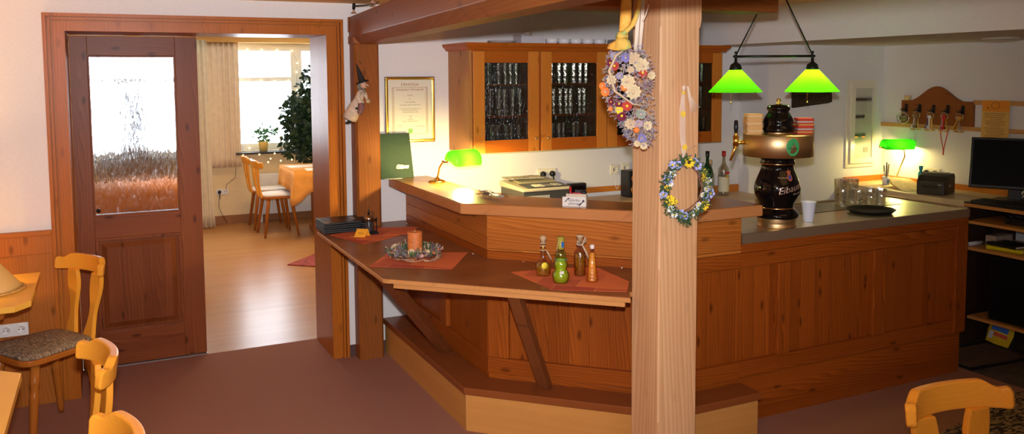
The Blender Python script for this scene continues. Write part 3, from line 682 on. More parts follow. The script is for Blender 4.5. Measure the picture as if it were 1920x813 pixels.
for r in range(3):
    for c_ in range(4): k.box(.10+c_*.02, .114+c_*.02, .03+r*.024, .046+r*.024, .003, .008, T=Tk)
k.box(-.01, .085, .06, .075, .003, .005, T=Tk); build(k, 'keys', simple('key_grey', (.45, .42, .34), .5), g)
k = MB(); k.box(-.16, .22, .17, .35, 0, .012, T=Tk); build(k, 'paper_cover', simple('cover_olive', (.32, .28, .17), .5), g, bevel=.003)
k = MB(); k.box(-.21, .03, -.173, -.170, .075, .098); build(k, 'drawer_strip', simple('strip_light', (.35, .35, .33), .4), g)
k = MB(); k.box(-.17, .10, -.05, .05, 0, .004); k.box(-.13, .07, -.045, .04, .004, .007, T=T(rz=.2))
ob = build(k, 'newspaper', simple('newsprint', (.45, .41, .30), .8, noise=.35, nscale=40), loc=(2.82, -.14, 1.083)); ob.rotation_euler = (math.atan2(.02, .36), 0, R(-4)); tag(ob, 'folded newspaper lying on the cash register', 'newspaper')
g = thing('card_reader', 'black upright box standing right of the cash register', 'device', (3.11, -.30, .9005))
build(MB().box(-.065, .065, -.02, .03, 0, .145), 'housing', black_p, g, bevel=.006)
build(MB().box(-.052, .052, -.022, -.020, .05, .13), 'screen', simple('dark_screen', (.004, .004, .006), .1), g)
g = thing('loudspeaker', 'small black loudspeaker with copper cones at the left edge of the column', 'speaker', (3.637, -.16, .9005))
build(MB().box(-.05, .05, -.05, .06, 0, .19), 'cabinet', black_p, g, bevel=.008)
for z, r in ((.055, .034), (.135, .03)):
    k = MB(); k.lathe([(r, 0), (r-.004, .004), (r*.55, -.006), (r*.3, -.004), (r*.28, .003), (0, .006)], 20, T((0, -.052, z), rx=PI/2)); build(k, 'speaker_cone', simple('cone_copper', (.75, .28, .06), .3, .8), g)
# bottles with labels on lower back counter
def bottle(name, lab, loc, h, r, glassm, liq, capm, capr=.014, neck=.32, label_=None, group=None, sh=None):
    g = thing(name, lab, 'bottle', loc, 0, group)
    hn = h*(1-neck)
    prof = [(0, .0), (r*.95, 0), (r, .006), (r, hn*.82), (r*.92, hn*.9), (r*.45, hn*1.03), (capr*.9, hn*1.12), (capr*.85, h*.93)]
    k = MB(); k.lathe(prof, 20); build(k, 'glass_body', glassm, g)
    k = MB(); k.lathe([(capr, h*.88), (capr*1.06, h*.885), (capr*1.06, h), (0, h+.001)], 16); build(k, 'cap', capm, g)
    if label_:
        k = MB(); k.lathe([(r+.0008, hn*.12), (r+.0008, hn*.62)], 20, cap=False); build(k, 'label', label_, g)
    return g
gg = simple('green_bottle', (.006, .035, .012), .08, 0, .7); gb = simple('brown_bottle', (.03, .008, .003), .1, 0, .7)
labc = simple('label_cream', (.75, .68, .45), .6); lab2 = simple('label_pale', (.7, .68, .6), .6)
b1 = bottle('liquor_bottle', 'clear schnapps bottle with red cap and yellow label behind the wreath', (4.50, -.13, .8505), .335, .042, thin_glass('bottle_clear', (.9, .92, .88), .6, .06, (30, 30, 30), .1), None, simple('red_cap', (.45, .01, .01), .35), label_=labc)
k = MB(); k.box(-.02, .02, -.0445, -.043, .165, .18); build(k, 'neck_band', simple('red_print', (.6, .03, .02), .5), b1)
k = MB(); k.box(-.012, .01, -.0445, -.043, .135, .155); build(k, 'crest', simple('gold_print', (.65, .42, .05), .5), b1)
bottle('liquor_bottle', 'dark green wine bottle with black capsule beside the schnapps bottle', (4.32, -.16, .8505), .345, .042, gg, None, black_p, label_=lab2)
bottle('liquor_bottle', 'slim clear bottle with cork between the green and the schnapps bottle', (4.40, -.10, .8505), .27, .030, thin_glass('bottle_clear', (.9, .92, .88), .6), None, simple('cork', (.5, .33, .18), .8), capr=.012)
bottle('liquor_bottle', 'short dark brown bottle at the edge of the pine column', (4.22, -.12, .8505), .30, .038, gb, None, simple('dark_red_cap', (.08, .01, .01), .4), label_=lab2)

# green folder with gilt lettering
g = thing('menu_folder', 'upright dark green folder with gilt lettering leaning at the wall post', 'folder', (1.93, -.075, 1.123))
TF = T((0, 0, 0), rx=R(-6)); k = MB(); k.add([(-.105, 0, 0), (.112, 0, 0), (.094, 0, .285), (-.105, 0, .285), (-.105, .016, 0), (.112, .016, 0), (.094, .016, .285), (-.105, .016, .285)], [(0, 1, 2, 3), (7, 6, 5, 4), (0, 4, 5, 1), (1, 5, 6, 2), (2, 6, 7, 3), (3, 7, 4, 0)], TF)
build(k, 'cover', simple('green_leather', (.002, .026, .006), .6, noise=.15, nscale=80, bump=.3), g, bevel=.002)
text('Gäste', .036, 'lettering', gold, g, TF @ Matrix.Translation((.035, -.001, .072)) @ Matrix.Rotation(PI/2, 4, 'X'), shear=.35)
k = MB(); k.box(-.09, .03, -.02, -.005, 0, .002); build(k, 'paper_slip', white_p, g)

# ================================================================== BANKER LAMPS
def shade_mb(L, r):
    k = MB(); k.smooth = True
    def fn(u, v):
        x = (u-.5)*L; e = min(1, (1-abs(2*u-1))*5); rr_ = r*(.62+.38*math.sqrt(max(0, 1-(1-e)**2)))
        a = R(-12)+v*R(204); return (x, -rr_*math.cos(a)*1.0, rr_*math.sin(a)*.95)
    k.grid(fn, 24, 14)
    for u in (0, 1):
        pts = [fn(u, j/13) for j in range(14)]; c = ((u-.5)*L, 0, 0); b = len(k.v)
        k.v += pts + [c]; 
        for j in range(13): k.f.append((b+j, b+j+1, b+14) if u else (b+j+1, b+j, b+14)); k.mi.append(0); k.sm.append(True)
    return k
def banker(lab, base, sc_, ax, L, r, rz_base, tilt, power, stem):
    g = thing('banker_lamp', lab, 'lamp', base)
    rel = lambda p: (p[0]-base[0], p[1]-base[1], p[2]-base[2])
    k = MB(); k.lathe([(.05, 0), (.05, .008), (.042, .014), (.02, .018), (.012, .03), (.0, .03)], 24); build(k, 'base', brass, g)
    k = MB(); k.tube([rel(p) for p in stem], .0055, 10); build(k, 'stem', brass, g)
    c = Vector(rel(sc_)); d = Vector((math.cos(ax), math.sin(ax), 0))
    k = MB(); e0 = c-d*(L/2+.012); e1 = c+d*(L/2+.012)
    for e in (e0, e1): k.ball(tuple(e), .008, 10, 6)
    k.tube([tuple(e0), tuple(c-d*(L/2-.004))], .004); k.tube([tuple(e1), tuple(c+d*(L/2-.004))], .004)
    side = Vector((-d.y, d.x, 0))
    k.tube([tuple(e0), tuple(e0+Vector((0, 0, .0))-side*.0+Vector((0, 0, -.004))), tuple(Vector(rel(stem[-1])))], .0045)
    build(k, 'yoke', brass, g)
    s_ = build(shade_mb(L, r), 'glass_shade', desk_shade, g); s_.location = c; s_.rotation_euler = (tilt, 0, ax)
    bl = Vector(sc_) + Vector((0, 0, -.012))
    k = MB(); k.tube([tuple(c-d*.05+Vector((0, 0, .012))), tuple(c+d*.05+Vector((0, 0, .012)))], .011); build(k, 'bulb', simple('lit_bulb', (1, .9, .7), .5, emit=(1, .75, .35), es=14), g)
    lo = light('lamp_light', 'POINT', tuple(bl), power, (1, .80, .30), .030)
    lo.parent = g; lo.location = Vector(bl)-Vector(base)
    return g
banker('brass banker lamp with green glass shade on the upper bar top', (2.085, -.37, 1.1228), (2.165, -.60, 1.272), R(14), .20, .066, 0, R(14), 48,
       [(2.085, -.37, 1.14), (2.083, -.40, 1.175), (2.072, -.45, 1.22), (2.066, -.52, 1.258), (2.05, -.56, 1.270), (2.045, -.60, 1.268)])
banker('brass banker lamp with green glass shade on the desk left of the printer', (5.56, -.79, .9455), (5.585, -.785, 1.222), R(-26), .235, .058, 0, R(8), 8,
       [(5.56, -.79, .97), (5.575, -.80, 1.01), (5.60, -.81, 1.08), (5.615, -.83, 1.15), (5.60, -.835, 1.20), (5.50, -.785, 1.215), (5.468, -.735, 1.215)])

# ================================================================== PENDANT
g = thing('pendant_light', 'double pendant lamp with two green glass cone shades above the beer tap', 'pendant lamp', (3.50, -1.70, 1.85))
a = Vector((3.318, -1.618, 1.86))-Vector((3.5, -1.7, 1.85)); b_ = Vector((3.686, -1.796, 1.86))-Vector((3.5, -1.7, 1.85)); mid = (a+b_)/2
k = MB(); k.tube([tuple(a-Vector((.012, -.006, 0))), tuple(b_+Vector((.012, -.006, 0)))], .0065)
k.tube([tuple(a+Vector((0, 0, .005))), tuple(mid+Vector((-.028, .012, .355)))], .004); k.tube([tuple(b_+Vector((0, 0, .005))), tuple(mid+Vector((.028, -.012, .355)))], .004)
for e in (a, b_): k.ball(tuple(e), .011); k.ball(tuple(e+Vector((0, 0, .02))), .008)
k.lathe([(.05, .345), (.05, .363), (.0, .364)], 20, T(tuple(mid)))
build(k, 'hanging_rods', black_m, g)
for e, nm, pw in ((a, 'left', 3.6), (b_, 'right', 6.5)):
    e2 = e+Vector((0, 0, -.0))
    k = MB(); k.lathe([(.007, -.01), (.008, -.03), (.028, -.045), (.031, -.062), (.033, -.072), (.0, -.072)], 20, T(tuple(e2)))
    k.box(e2.x-.042, e2.x+.042, e2.y-.002, e2.y+.002, e2.z-.064, e2.z-.060); build(k, 'lamp_holder', black_m, g)
    k = MB(); k.lathe([(.032, -.070), (.055, -.095), (.139, -.186), (.1395, -.190)], 40, T(tuple(e2)), cap=False); build(k, 'glass_shade', green_shade, g)
    k = MB(); k.tube([tuple(e2+Vector((-.02, .01, -.075))), tuple(e2+Vector((-.022, .01, -.24)))], .0012, 6); k.ball(tuple(e2+Vector((-.022, .01, -.245))), .005); build(k, 'pull_chain', brass, g)
    k = MB(); k.ball(tuple(e2+Vector((0, 0, -.112))), (.022, .022, .03)); build(k, 'bulb', simple('lit_bulb2', (1, .9, .7), .5, emit=(1, .78, .4), es=8), g)
    lo = light('lamp_light', 'POINT', (0, 0, 0), pw, (1, .80, .30), .035); lo.parent = g; lo.location = e2+Vector((0, 0, -.12))
    lo.data.use_shadow = True
for o in g.children:
    if o.name.startswith('bulb'): o.visible_shadow = True

# ================================================================== BEER TAP
tp = thing('beer_tap', 'black and brass ceramic beer tap tower with gold script on the steel counter', 'beer tap', (3.418, -1.835, .9755))
PX = .00289
k = MB(); k.lathe([(.098, 0), (.098, .008), (.094, .012), (.096, .03), (.098, .034), (.094, .044), (.097, .048), (.0, .048)], 48); build(k, 'brass_foot', brass_dull, tp)
zb = lambda y: .975+(425-y)*.00275
prof = [(109, 407), (112, 402), (104, 396), (88, 391), (84, 388), (88, 384), (92, 378), (106, 370), (116, 360), (118, 352), (113, 342), (100, 330), (86, 318), (80, 310), (86, 306), (90, 304), (84, 299), (88, 295), (98, 291)]
prof = [(a_*PX*.5*.98/1.42*1.42/1.0*.7, zb(y)-.9755) for a_, y in prof]
def tap_r(z):
    for (r1, z1), (r2, z2) in zip(prof[:-1], prof[1:]):
        if z1 <= z <= z2: return r1+(r2-r1)*(z-z1)/(z2-z1)
    return prof[0][0]
k = MB(); k.lathe(prof, 48); build(k, 'ceramic_body', ceramic, tp)
k = MB()
for y in (388.5, 305): r_ = tap_r(zb(y)-.9755)+.0005; k.lathe([(r_, zb(y)-.9755-.003), (r_+.002, zb(y)-.9755), (r_, zb(y)-.9755+.003)], 48, cap=False)
build(k, 'gilt_ring', copper, tp)
k = MB(); k.lathe([(0, zb(291)-.9755), (.170, zb(291)-.9755), (.176, zb(290)-.9755), (.176, zb(251)-.9755), (.173, zb(250)-.9755), (.0, zb(250)-.9755)], 64); build(k, 'brass_drum', brass_dull, tp)
k = MB(); k.lathe([(.072, zb(250)-.9755), (.072, zb(244)-.9755), (.0, zb(244)-.9755)], 40); build(k, 'collar', brass_dull, tp)
k = MB(); k.lathe([(.070, zb(247)-.9755), (.083, zb(243)-.9755), (.082, zb(238)-.9755), (.072, zb(233)-.9755), (.076, zb(229)-.9755), (.074, zb(222)-.9755), (.060, zb(213)-.9755), (.050, zb(208)-.9755), (.058, zb(204)-.9755), (.058, zb(199)-.9755), (.050, zb(196)-.9755), (.012, zb(194)-.9755), (0, zb(194)-.9755)], 48); build(k, 'lid', ceramic, tp)
k = MB(); z0 = zb(194)-.9755; k.lathe([(.014, z0), (.009, z0+.008), (.006, z0+.012), (.012, z0+.02), (.010, z0+.028), (0, z0+.03)], 16); build(k, 'finial', gold, tp)
ld = Vector((-.93, .36, 0)); z1 = zb(265)-.9755
k = MB(); p0 = ld*.172+Vector((0, 0, z1)); p1 = ld*.225+Vector((0, 0, z1)); k.tube([tuple(p0), tuple(p1)], .011, 12); k.tube([tuple(p1+Vector((0, 0, -.018))), tuple(p1+Vector((0, 0, .035)))], .015, 12)
k.tube([tuple(p1+Vector((0, 0, -.01))), tuple(p1+ld*.008+Vector((0, 0, -.04))), tuple(p1+ld*.028+Vector((0, 0, -.095)))], [.011, .008, .006], 10); k.tube([tuple(p1+Vector((0, 0, .03))), tuple(p1+Vector((0, 0, .055)))], .008)
build(k, 'tap_spout', gold, tp)
k = MB(); k.tube([tuple(p1+Vector((0, 0, .05))), tuple(p1+Vector((0, 0, .075))), tuple(p1+Vector((0, 0, .115)))], [.008, .012, .0095], 12); build(k, 'tap_handle', black_p, tp)
# emblem and script bent round the body
def bent(s, size, ang, zc, mat, shear=0, sx=1, rot=0, rfix=None, name='lettering'):
    ob = text(s, size, name, mat, tp, Matrix.Identity(4), shear, .0004, sx=sx)
    for v in ob.data.vertices:
        x, y = v.co.x*math.cos(rot)-v.co.y*math.sin(rot), v.co.x*math.sin(rot)+v.co.y*math.cos(rot)
        z = zc+y; r = (rfix or tap_r(z)) + .0012 + v.co.z; q = ang + x/r; v.co = (r*math.cos(q), r*math.sin(q), z)
    return ob
va = math.atan2(-5.1256+1.835, .2896-3.418)     # direction from the tap to where guests stand
sil = simple('script_gilt', (.72, .50, .38), .3, .7)
bent('Eibauer', .048, va+R(38), zb(349)-.9755, sil, .35, 1.05, .22)
bent('Schwarzbier', .013, va+R(58), zb(358)-.9755, sil, .2, 1, .15)
bent('Privatbrauerei', .010, va+R(18), zb(329)-.9755, sil, .1)
def bent_patch(pts, mat, name, rfix=None, off=.001):
    k = MB(); b = 0
    k.v = []; 
    for q, z in pts: r = (rfix or tap_r(z))+off; k.v.append((r*math.cos(q), r*math.sin(q), z))
    k.f.append(tuple(range(len(pts)))); k.mi.append(0); k.sm.append(False); return build(k, name, mat, tp)
zc = zb(328)-.9755
for (rq, rz, cc, nm) in ((.15, .020, simple('crest_red', (.5, .12, .05), .4), 'crest'), (.09, .012, simple('crest_blue', (.06, .07, .3), .4), 'crest_field')):
    bent_patch([(va+R(38)+rq*math.cos(t_), zc+rz*math.sin(t_)) for t_ in [i*PI/8 for i in range(16)]], cc, nm, off=.0012 if nm == 'crest' else .002)
bent_patch([(va+R(38)+x, zc+z) for x, z in ((-.12, .018), (.12, .018), (.16, .034), (.05, .028), (0, .042), (-.05, .028), (-.16, .034))], simple('crest_red', (.5, .12, .05), .4), 'crown_mark', off=.0014)
zd = zb(270)-.9755; qd = va+R(24)
bent_patch([(qd+.19*math.cos(t_), zd+.044*math.sin(t_)) for t_ in [i*PI/12 for i in range(24)]], simple('drum_green', (.05, .35, .10), .4), 'round_badge', rfix=.176, off=.0012)
bent('Eibauer', .017, qd, zd-.006, simple('badge_dark', (.01, .07, .02), .5), .2, rfix=.1772)
bent('i', .026, qd, zd+.018, simple('badge_dark', (.01, .07, .02), .5), 0, rfix=.1772)
# beer mats standing in two piles on the drum
zt0 = zb(250)-.9755+.9755+.0005
mc = [simple(f'mat_{i}', c_, .8) for i, c_ in enumerate(((.75, .42, .15), (.80, .55, .25), (.62, .06, .03), (.70, .35, .08), (.55, .50, .42)))]
def mats(cx, cy, n, seq, grp, lab, h=.0075):
    for i in range(n):
        k = MB(); sx_ = .0415
        k.prism([(sx_*c_-(.008 if False else 0), sx_*d_) for c_, d_ in ((-1, -.8), (-.8, -1), (.8, -1), (1, -.8), (1, .8), (.8, 1), (-.8, 1), (-1, .8))], 0, h-.0006)
        ob = build(k, 'beer_mat', mc[seq[i % len(seq)]], loc=(cx+rnd.uniform(-.003, .003), cy+rnd.uniform(-.003, .003), zt0+i*h), rz=rnd.uniform(-.06, .06)-.45)
        tag(ob, f'{lab}, {ORD[i]} from the bottom', 'beer mat', grp)
dl = Vector((-.9, .436, 0))
mats(3.418+dl.x*.1305, -1.835+dl.y*.1305, 14, [0, 0, 1, 0, 0], 'beer mats left pile', 'tan beer mat in the pile left of the tap lid')
mats(3.418-dl.x*.1305, -1.835-dl.y*.1305, 11, [2, 3, 2, 4, 2], 'beer mats right pile', 'reddish beer mat in the pile right of the tap lid')

# cup, tray, glasses on the steel counter
k = MB(); k.lathe([(0, 0), (.026, 0), (.0262, .002), (.038, .103), (.040, .107), (.0385, .107), (.0365, .100), (.0245, .004), (0, .004)], 28)
tag(build(k, 'paper_cup', simple('cup_white', (.75, .76, .82), .35), loc=(3.662, -1.815, .9755)), 'white drinking cup standing right of the beer tap', 'cup')
k = MB(); k.lathe([(0, .002), (.112, .002), (.128, .018), (.133, .021), (.130, .024), (.110, .008), (0, .008)], 40)
tag(build(k, 'serving_tray', simple('tray_black', (.008, .008, .008), .5), loc=(4.19, -1.765, .9755)), 'round black serving tray on the steel counter', 'tray')
gl_l = ['front left', 'front middle', 'front right', 'right', 'rear left', 'rear right']
for i, (x, y, h, r) in enumerate(((4.20, -1.55, .105, .033), (4.28, -1.60, .105, .033), (4.37, -1.60, .108, .034), (4.46, -1.60, .10, .034), (4.27, -1.47, .155, .036), (4.37, -1.47, .15, .035), (4.52, -1.55, .085, .03))):
    ob = build(tumbler(h, r*.8, r), 'beer_glass', glass_thin, loc=(x, y, .978 if y > -1.625 and x < 4.59 else .9755))
    nm = ('front left glass of the cluster on the drip grille', 'second glass from the left, front row on the drip grille', 'third glass from the left in the front row on the grille', 'small glass right of the front row on the grille', 'tall rear left glass on the drip grille', 'tall rear right glass on the drip grille', 'lowest glass at the right end of the drip grille cluster')[i]
    tag(ob, 'clear ' + nm, 'glass')

# ================================================================== RIGHT CORNER: fuse box, sign, key rack, desk
RXm = Matrix.Rotation(PI/2, 4, 'X')
g = thing('fuse_box', 'tall cream fuse box with glazed door on the wall right of the pendant', 'fuse box', (5.305, -.553, 1.055))
W_, H_ = .305, .665
k = MB(); k.box(0, W_, -.008, 0, 0, H_); build(k, 'surround', cream, g)
k = ring(MB(), .036, .285, -.020, -.0081, .03, .635, .042, .023, .042, .035)
d = build(k, 'door', cream, g)
build(MB().box(.078, .262, -.010, -.008, .072, .60), 'back_plate', simple('fuse_back', (.70, .62, .44), .5), g)
build(MB().box(.076, .264, -.017, -.0155, .07, .602), 'glass_pane', pane_plain, d)
dk = simple('fuse_dark', (.08, .05, .03), .4)
for z, x1, n in ((.505, .255, 12), (.375, .18, 7), (.235, .20, 8)):
    k = MB()
    for i in range(n): k.box(.084+i*.0142, .084+i*.0142+.012, -.015, -.010, z, z+.020)
    build(k, 'breaker_row', dk, g)
    k = MB(); k.box(.08, x1, -.0125, -.010, z-.010, z+.03); build(k, 'breaker_strip', simple('fuse_grey', (.5, .45, .34), .5), g)
for x in (.085, .16): build(MB().box(x, x+.03, -.0135, -.0126, .226, .234), 'indicator', simple('orange_lit', (.9, .25, .02), .5, emit=(1, .25, .02), es=1.5), g)
build(MB().box(.18, .23, -.0125, -.010, .11, .15), 'meter', simple('meter_grey', (.3, .27, .2), .5), g)
g = thing('wall_sign', 'dark brown wooden brewery sign with faint gilt lettering behind the pendant', 'sign', (4.757, -.553, 1.520))
k = MB(); k.add([(0, -.02, 0), (.35, -.02, .028), (.385, -.02, .038), (.375, -.02, .16), (0, -.02, .17), (0, 0, 0), (.35, 0, .028), (.385, 0, .038), (.375, 0, .16), (0, 0, .17)], [(0, 1, 2, 3, 4), (9, 8, 7, 6, 5), (0, 5, 6, 1), (1, 6, 7, 2), (2, 7, 8, 3), (3, 8, 9, 4), (4, 9, 5, 0)])
build(k, 'board', simple('sign_wood', (.025, .013, .007), .5), g, bevel=.003)
sg = simple('sign_gilt', (.10, .055, .022), .5)
text('Eibauer', .075, 'lettering', sg, g, Matrix.Translation((.12, -.021, .115)) @ Matrix.Rotation(.06, 4, 'Y') @ RXm, .3)
text('Schwarzbier', .055, 'lettering', sg, g, Matrix.Translation((.23, -.021, .078)) @ Matrix.Rotation(-.04, 4, 'Y') @ RXm, .2, sx=.95)
# recessed light on the soffit
k = MB(); k.lathe([(.10, .0), (.10, -.008), (.07, -.014), (0, -.016)], 32)
tag(build(k, 'ceiling_light', simple('soffit_fitting', (.6, .55, .42), .4), loc=(5.12, -1.87, 1.9745)), 'round flat fitting on the underside of the soffit at upper right', 'ceiling light')

XW = 5.697
rail1 = MB(); rail1.box(XW-.018, XW, -3.2, -.553, 1.362, 1.392)
tag(build(rail1, 'wall_rail', wood('rail_pine', (.50, .22, .06), (.64, .33, .12), axis='Y', knots=.4), bevel=.002), 'long lower wooden rail on the right wall under the key rack', 'rail')
rail2 = MB(); rail2.box(XW-.018, XW, -3.2, -1.315, 1.546, 1.578)
tag(build(rail2, 'wall_rail', wood('rail_pine', (.50, .22, .06), (.64, .33, .12), axis='Y', knots=.4), bevel=.002), 'upper wooden rail right of the key rack behind the orange notice', 'rail')
g = thing('key_rack', 'brown wooden key rack with arched top and five black hooks', 'key rack', (XW, -1.03, 1.393))
pts = []
for i in range(41):
    y = -.29+.58*i/40; t_ = abs(y)/.29; z = .172+(.105 if t_ < .0 else .105*(.5+.5*math.cos(PI*min(1, t_/.78))))
    pts.append((y, z))
k = MB(); poly = [(.29, .0), (-.29, .0)] + pts[:]
k.prism([(a_, b_) for a_, b_ in poly], 0, .025, Matrix(((0, 0, -1, 0), (1, 0, 0, 0), (0, 1, 0, 0), (0, 0, 0, 1))))
kr = build(k, 'back_board', wood('rack_wood', (.20, .055, .012), (.34, .11, .025), axis='Y', knots=.3), g, bevel=.003)
key_m = [chrome, brass, simple('red_cord', (.55, .01, .01), .6), simple('blue_tag', (.05, .07, .2), .4), simple('leather_tag', (.25, .12, .06), .6)]
names5 = ['key ring with a round clear fob on the first hook from the left', 'brass door keys with a small key dangling below on the second hook', 'grey tagged key bunch on the middle hook', 'key bunch with a long red lanyard on the fourth hook', 'key bunch with light metal tags on the hook nearest the notice']
for i in range(5):
    y = .245-.11*i-.005*i; 
    k = MB(); k.box(-.029, -.025, y-.012, y+.012, .085, .145)
    k.tube([(-.03, y, .10), (-.045, y, .09), (-.055, y, .10), (-.058, y, .12)], .004); k.tube([(-.03, y+.0, .098), (-.05, y+.022, .098), (-.056, y+.028, .11)], .0035); k.tube([(-.03, y, .098), (-.05, y-.022, .098), (-.056, y-.028, .11)], .0035)
    build(k, 'hook', black_m, g)
    kg = thing('key_bunch', names5[i], 'keys', (XW-.060, -1.03+y, 1.393+.092), 0); kg.scale = (1.2, 1.55, 1.15)
    k = MB(); ring = [(0, .018*math.sin(t_), -.018+.018*math.cos(t_)) for t_ in [j*PI/8 for j in range(16)]]; k.tube(ring, .0012, 6, closed=True); build(k, 'ring', chrome, kg)
    if i == 0:
        k = MB(); k.tube([(0, .034*math.sin(t_), -.045+.034*math.cos(t_)) for t_ in [j*PI/12 for j in range(24)]], .003, 6, closed=True); build(k, 'fob', chrome, kg)
        k = MB(); k.lathe([(0, 0), (.022, 0), (.022, .003), (0, .003)], 16, T((0, 0, -.045), ry=PI/2)); build(k, 'fob_disc', simple('fob_olive', (.2, .16, .07), .4), kg)
    else:
        for j, (dy, tilt, mt) in enumerate(((-.014, -.1, brass), (.012, .12, key_m[[0, 0, 3, 0, 0][i]]), (.0, .02, key_m[[0, 4, 0, 2, 1][i]]))):
            k = MB(); TT = T((-.004*j, dy*.4, -.03), rx=tilt + (.35*(-1)**j if i == 4 else 0))
            k.lathe([(.010, 0), (.012, .0), (.012, .002), (.010, .002)], 12, TT @ T(ry=PI/2)); k.box(-.0015, .0015, -.004, .004, -.075, -.008, TT); k.box(-.0015, .0015, .004, .012, -.073, -.055, TT)
            build(k, 'key', mt, kg)
            if j < 2 and i != 0:
                k = MB(); k.lathe([(.011, -.006), (.013, 0), (.004, .003), (0, .004)], 12, TT @ T((0, 0, -.082))); build(k, 'fob', brass, kg)
    if i == 1:
        k = MB(); k.tube([(0, -.006, -.1), (0, -.010, -.13), (0, 0, -.15), (0, .010, -.13), (0, .006, -.1)], .0012); k.box(-.001, .001, -.004, .003, -.215, -.152); k.box(-.001, .001, .004, .010, -.20, -.16, ); build(k, 'hanging_key', chrome, kg)
    if i == 3:
        k = MB(); k.tube([(0, .022, -.10), (0, .012, -.17), (0, 0, -.235)], .0022); k.tube([(0, -.022, -.10), (0, -.010, -.17), (0, 0, -.235)], .0022); k.tube([(0, 0, -.23), (0, .001, -.262)], .003); build(k, 'lanyard', key_m[2], kg)
k = MB(); k.lathe([(0, 0), (.022, 0), (.025, .035), (.023, .035), (.02, .003), (0, .003)], 16)
tag(build(k, 'tealight_glass', simple('amber_glass', (.75, .5, .2), .1, 0, .6), loc=(XW-.013, -1.03+.245, 1.393+.1725)), 'tiny amber glass on the left shoulder of the key rack', 'glass')
k = MB(); k.lathe([(0, 0), (.03, 0), (.055, .016), (.053, .016), (.028, .003), (0, .003)], 20, T(sc=(.22, 1, 1)))
tag(build(k, 'dish', white_c, loc=(XW-.013, -1.03-.235, 1.393+.1725)), 'small white dish on the right shoulder of the key rack', 'dish')
g = thing('notice', 'orange and yellow printed sheet pinned over the wooden rails', 'paper', (XW-.020, -1.48, 1.30))
k = MB(); k.add([(0, .10, 0), (0, -.095, -.0), (0, -.098, .28), (0, .096, .28)], [(0, 1, 2, 3)]); k.add([(.0015, .10, 0), (.0015, -.095, -.0), (.0015, -.098, .28), (.0015, .096, .28)], [(3, 2, 1, 0)])
build(k, 'sheet', simple('notice_yellow', (.72, .42, .10), .7), g)
build(MB().box(-.001, -.0003, -.095, .092, .205, .279), 'header', simple('notice_orange', (.80, .27, .02), .7), g)
k = MB()
for i in range(15):
    z = .19-i*.0125; a_ = -.075+rnd.uniform(0, .035); k.box(-.0012, -.0004, a_, .08-rnd.uniform(0, .02)-(.03 if i % 4 == 3 else 0), z, z+.0028)
build(k, 'printed_lines', simple('notice_ink', (.22, .09, .03), .7), g)
k = MB(); k.tube([(-.0015, .03*math.cos(t_), .245+.022*math.sin(t_)) for t_ in [j*PI/8 for j in range(16)]], .0015, 5, closed=True); k.box(-.0018, -.0010, .05, .058, .222, .236); build(k, 'crest', simple('notice_ink', (.22, .09, .03), .7), g)

# desk slab and shelf unit
g = thing('side_counter', 'light wooden counter along the right wall carrying printer and banker lamp', 'counter', (5.22, -1.1, 0))
lam2 = wood('desk_laminate', (.55, .40, .20), (.66, .50, .28), axis='Y', knots=0, contrast=.3)
build(MB().prism([(5.285, -.555), (5.222, -1.0), (5.222, -1.60), (5.69, -1.60), (5.69, -.555)], .905, .945), 'countertop', lam2, g, world=True, bevel=.003)
boxes('splash_board', W_cab('X'), g, [(5.292, 5.69, -.575, -.553, .9455, .985), (5.67, 5.69, -1.59, -.576, .9455, .985)], world=True)
boxes('support', simple('support_dark', (.035, .016, .008), .6), g, [(5.30, 5.34, -.62, -.58, 0, .905), (5.26, 5.69, -1.59, -1.57, 0, .905)], world=True)
g = thing('shelf_unit', 'open wooden shelf unit with dark top holding the monitor at the right edge', 'shelf unit', (5.22, -2.2, 0))
build(MB().box(5.215, 5.69, -2.95, -1.604, .936, .945), 'desk_top', simple('desk_black', (.022, .018, .016), .35), g, world=True, label='dark desk surface')
so_ = wood('shelf_orange', (.46, .17, .035), (.62, .28, .07), axis='Y', knots=.5, contrast=.6)
build(MB().box(5.217, 5.69, -2.95, -1.605, .915, .936), 'front_edge', so_, g, world=True)
for z, th_ in ((.808, .018), (.638, .020), (.196, .018)): build(MB().box(5.217, 5.69, -2.95, -1.615 if z > .3 else -1.65, z, z+th_), 'shelf_board', so_, g, world=True, bevel=.002)
boxes('side_panel', simple('support_dark', (.035, .016, .008), .6), g, [(5.217, 5.24, -1.645, -1.605, .827, .915), (5.5, 5.69, -1.645, -1.61, 0, .807), (5.217, 5.69, -2.97, -2.951, 0, .935)], world=True)
g = thing('monitor', 'black flat screen monitor turned left on the desk at the right edge', 'monitor', (5.48, -1.76, .9455), R(-62))
TM = T((0, 0, .07), rx=R(-13)) @ T((0, 0, -.07)); k = MB(); k.box(-.26, .26, -.018, .012, .075, .405, T=TM); build(k, 'housing', black_p, g, bevel=.005)
k = MB(); k.box(-.245, .245, -.0195, -.018, .092, .39, T=TM); build(k, 'screen', simple('screen_off', (.002, .002, .002), .5, spec=.1), g)
k = MB(); k.box(-.035, .035, .022, .045, .01, .15); k.prism([(-.11, -.07), (.11, -.07), (.11, .09), (-.11, .09)], 0, .012); build(k, 'stand', black_p, g, bevel=.003)
g = thing('receipt_printer', 'dark grey receipt printer with rounded lid on the side counter', 'printer', (5.38, -1.27, .9455), R(-72))
k = MB(); pf = [(-.10, 0), (.115, 0), (.115, .115), (.10, .135), (-.02, .135), (-.06, .125), (-.10, .09)]
k.prism(pf, -.088, .088, Matrix(((0, 0, 1, 0), (1, 0, 0, 0), (0, 1, 0, 0), (0, 0, 0, 1)))); build(k, 'housing', simple('printer_grey', (.018, .02, .018), .4), g, bevel=.006)
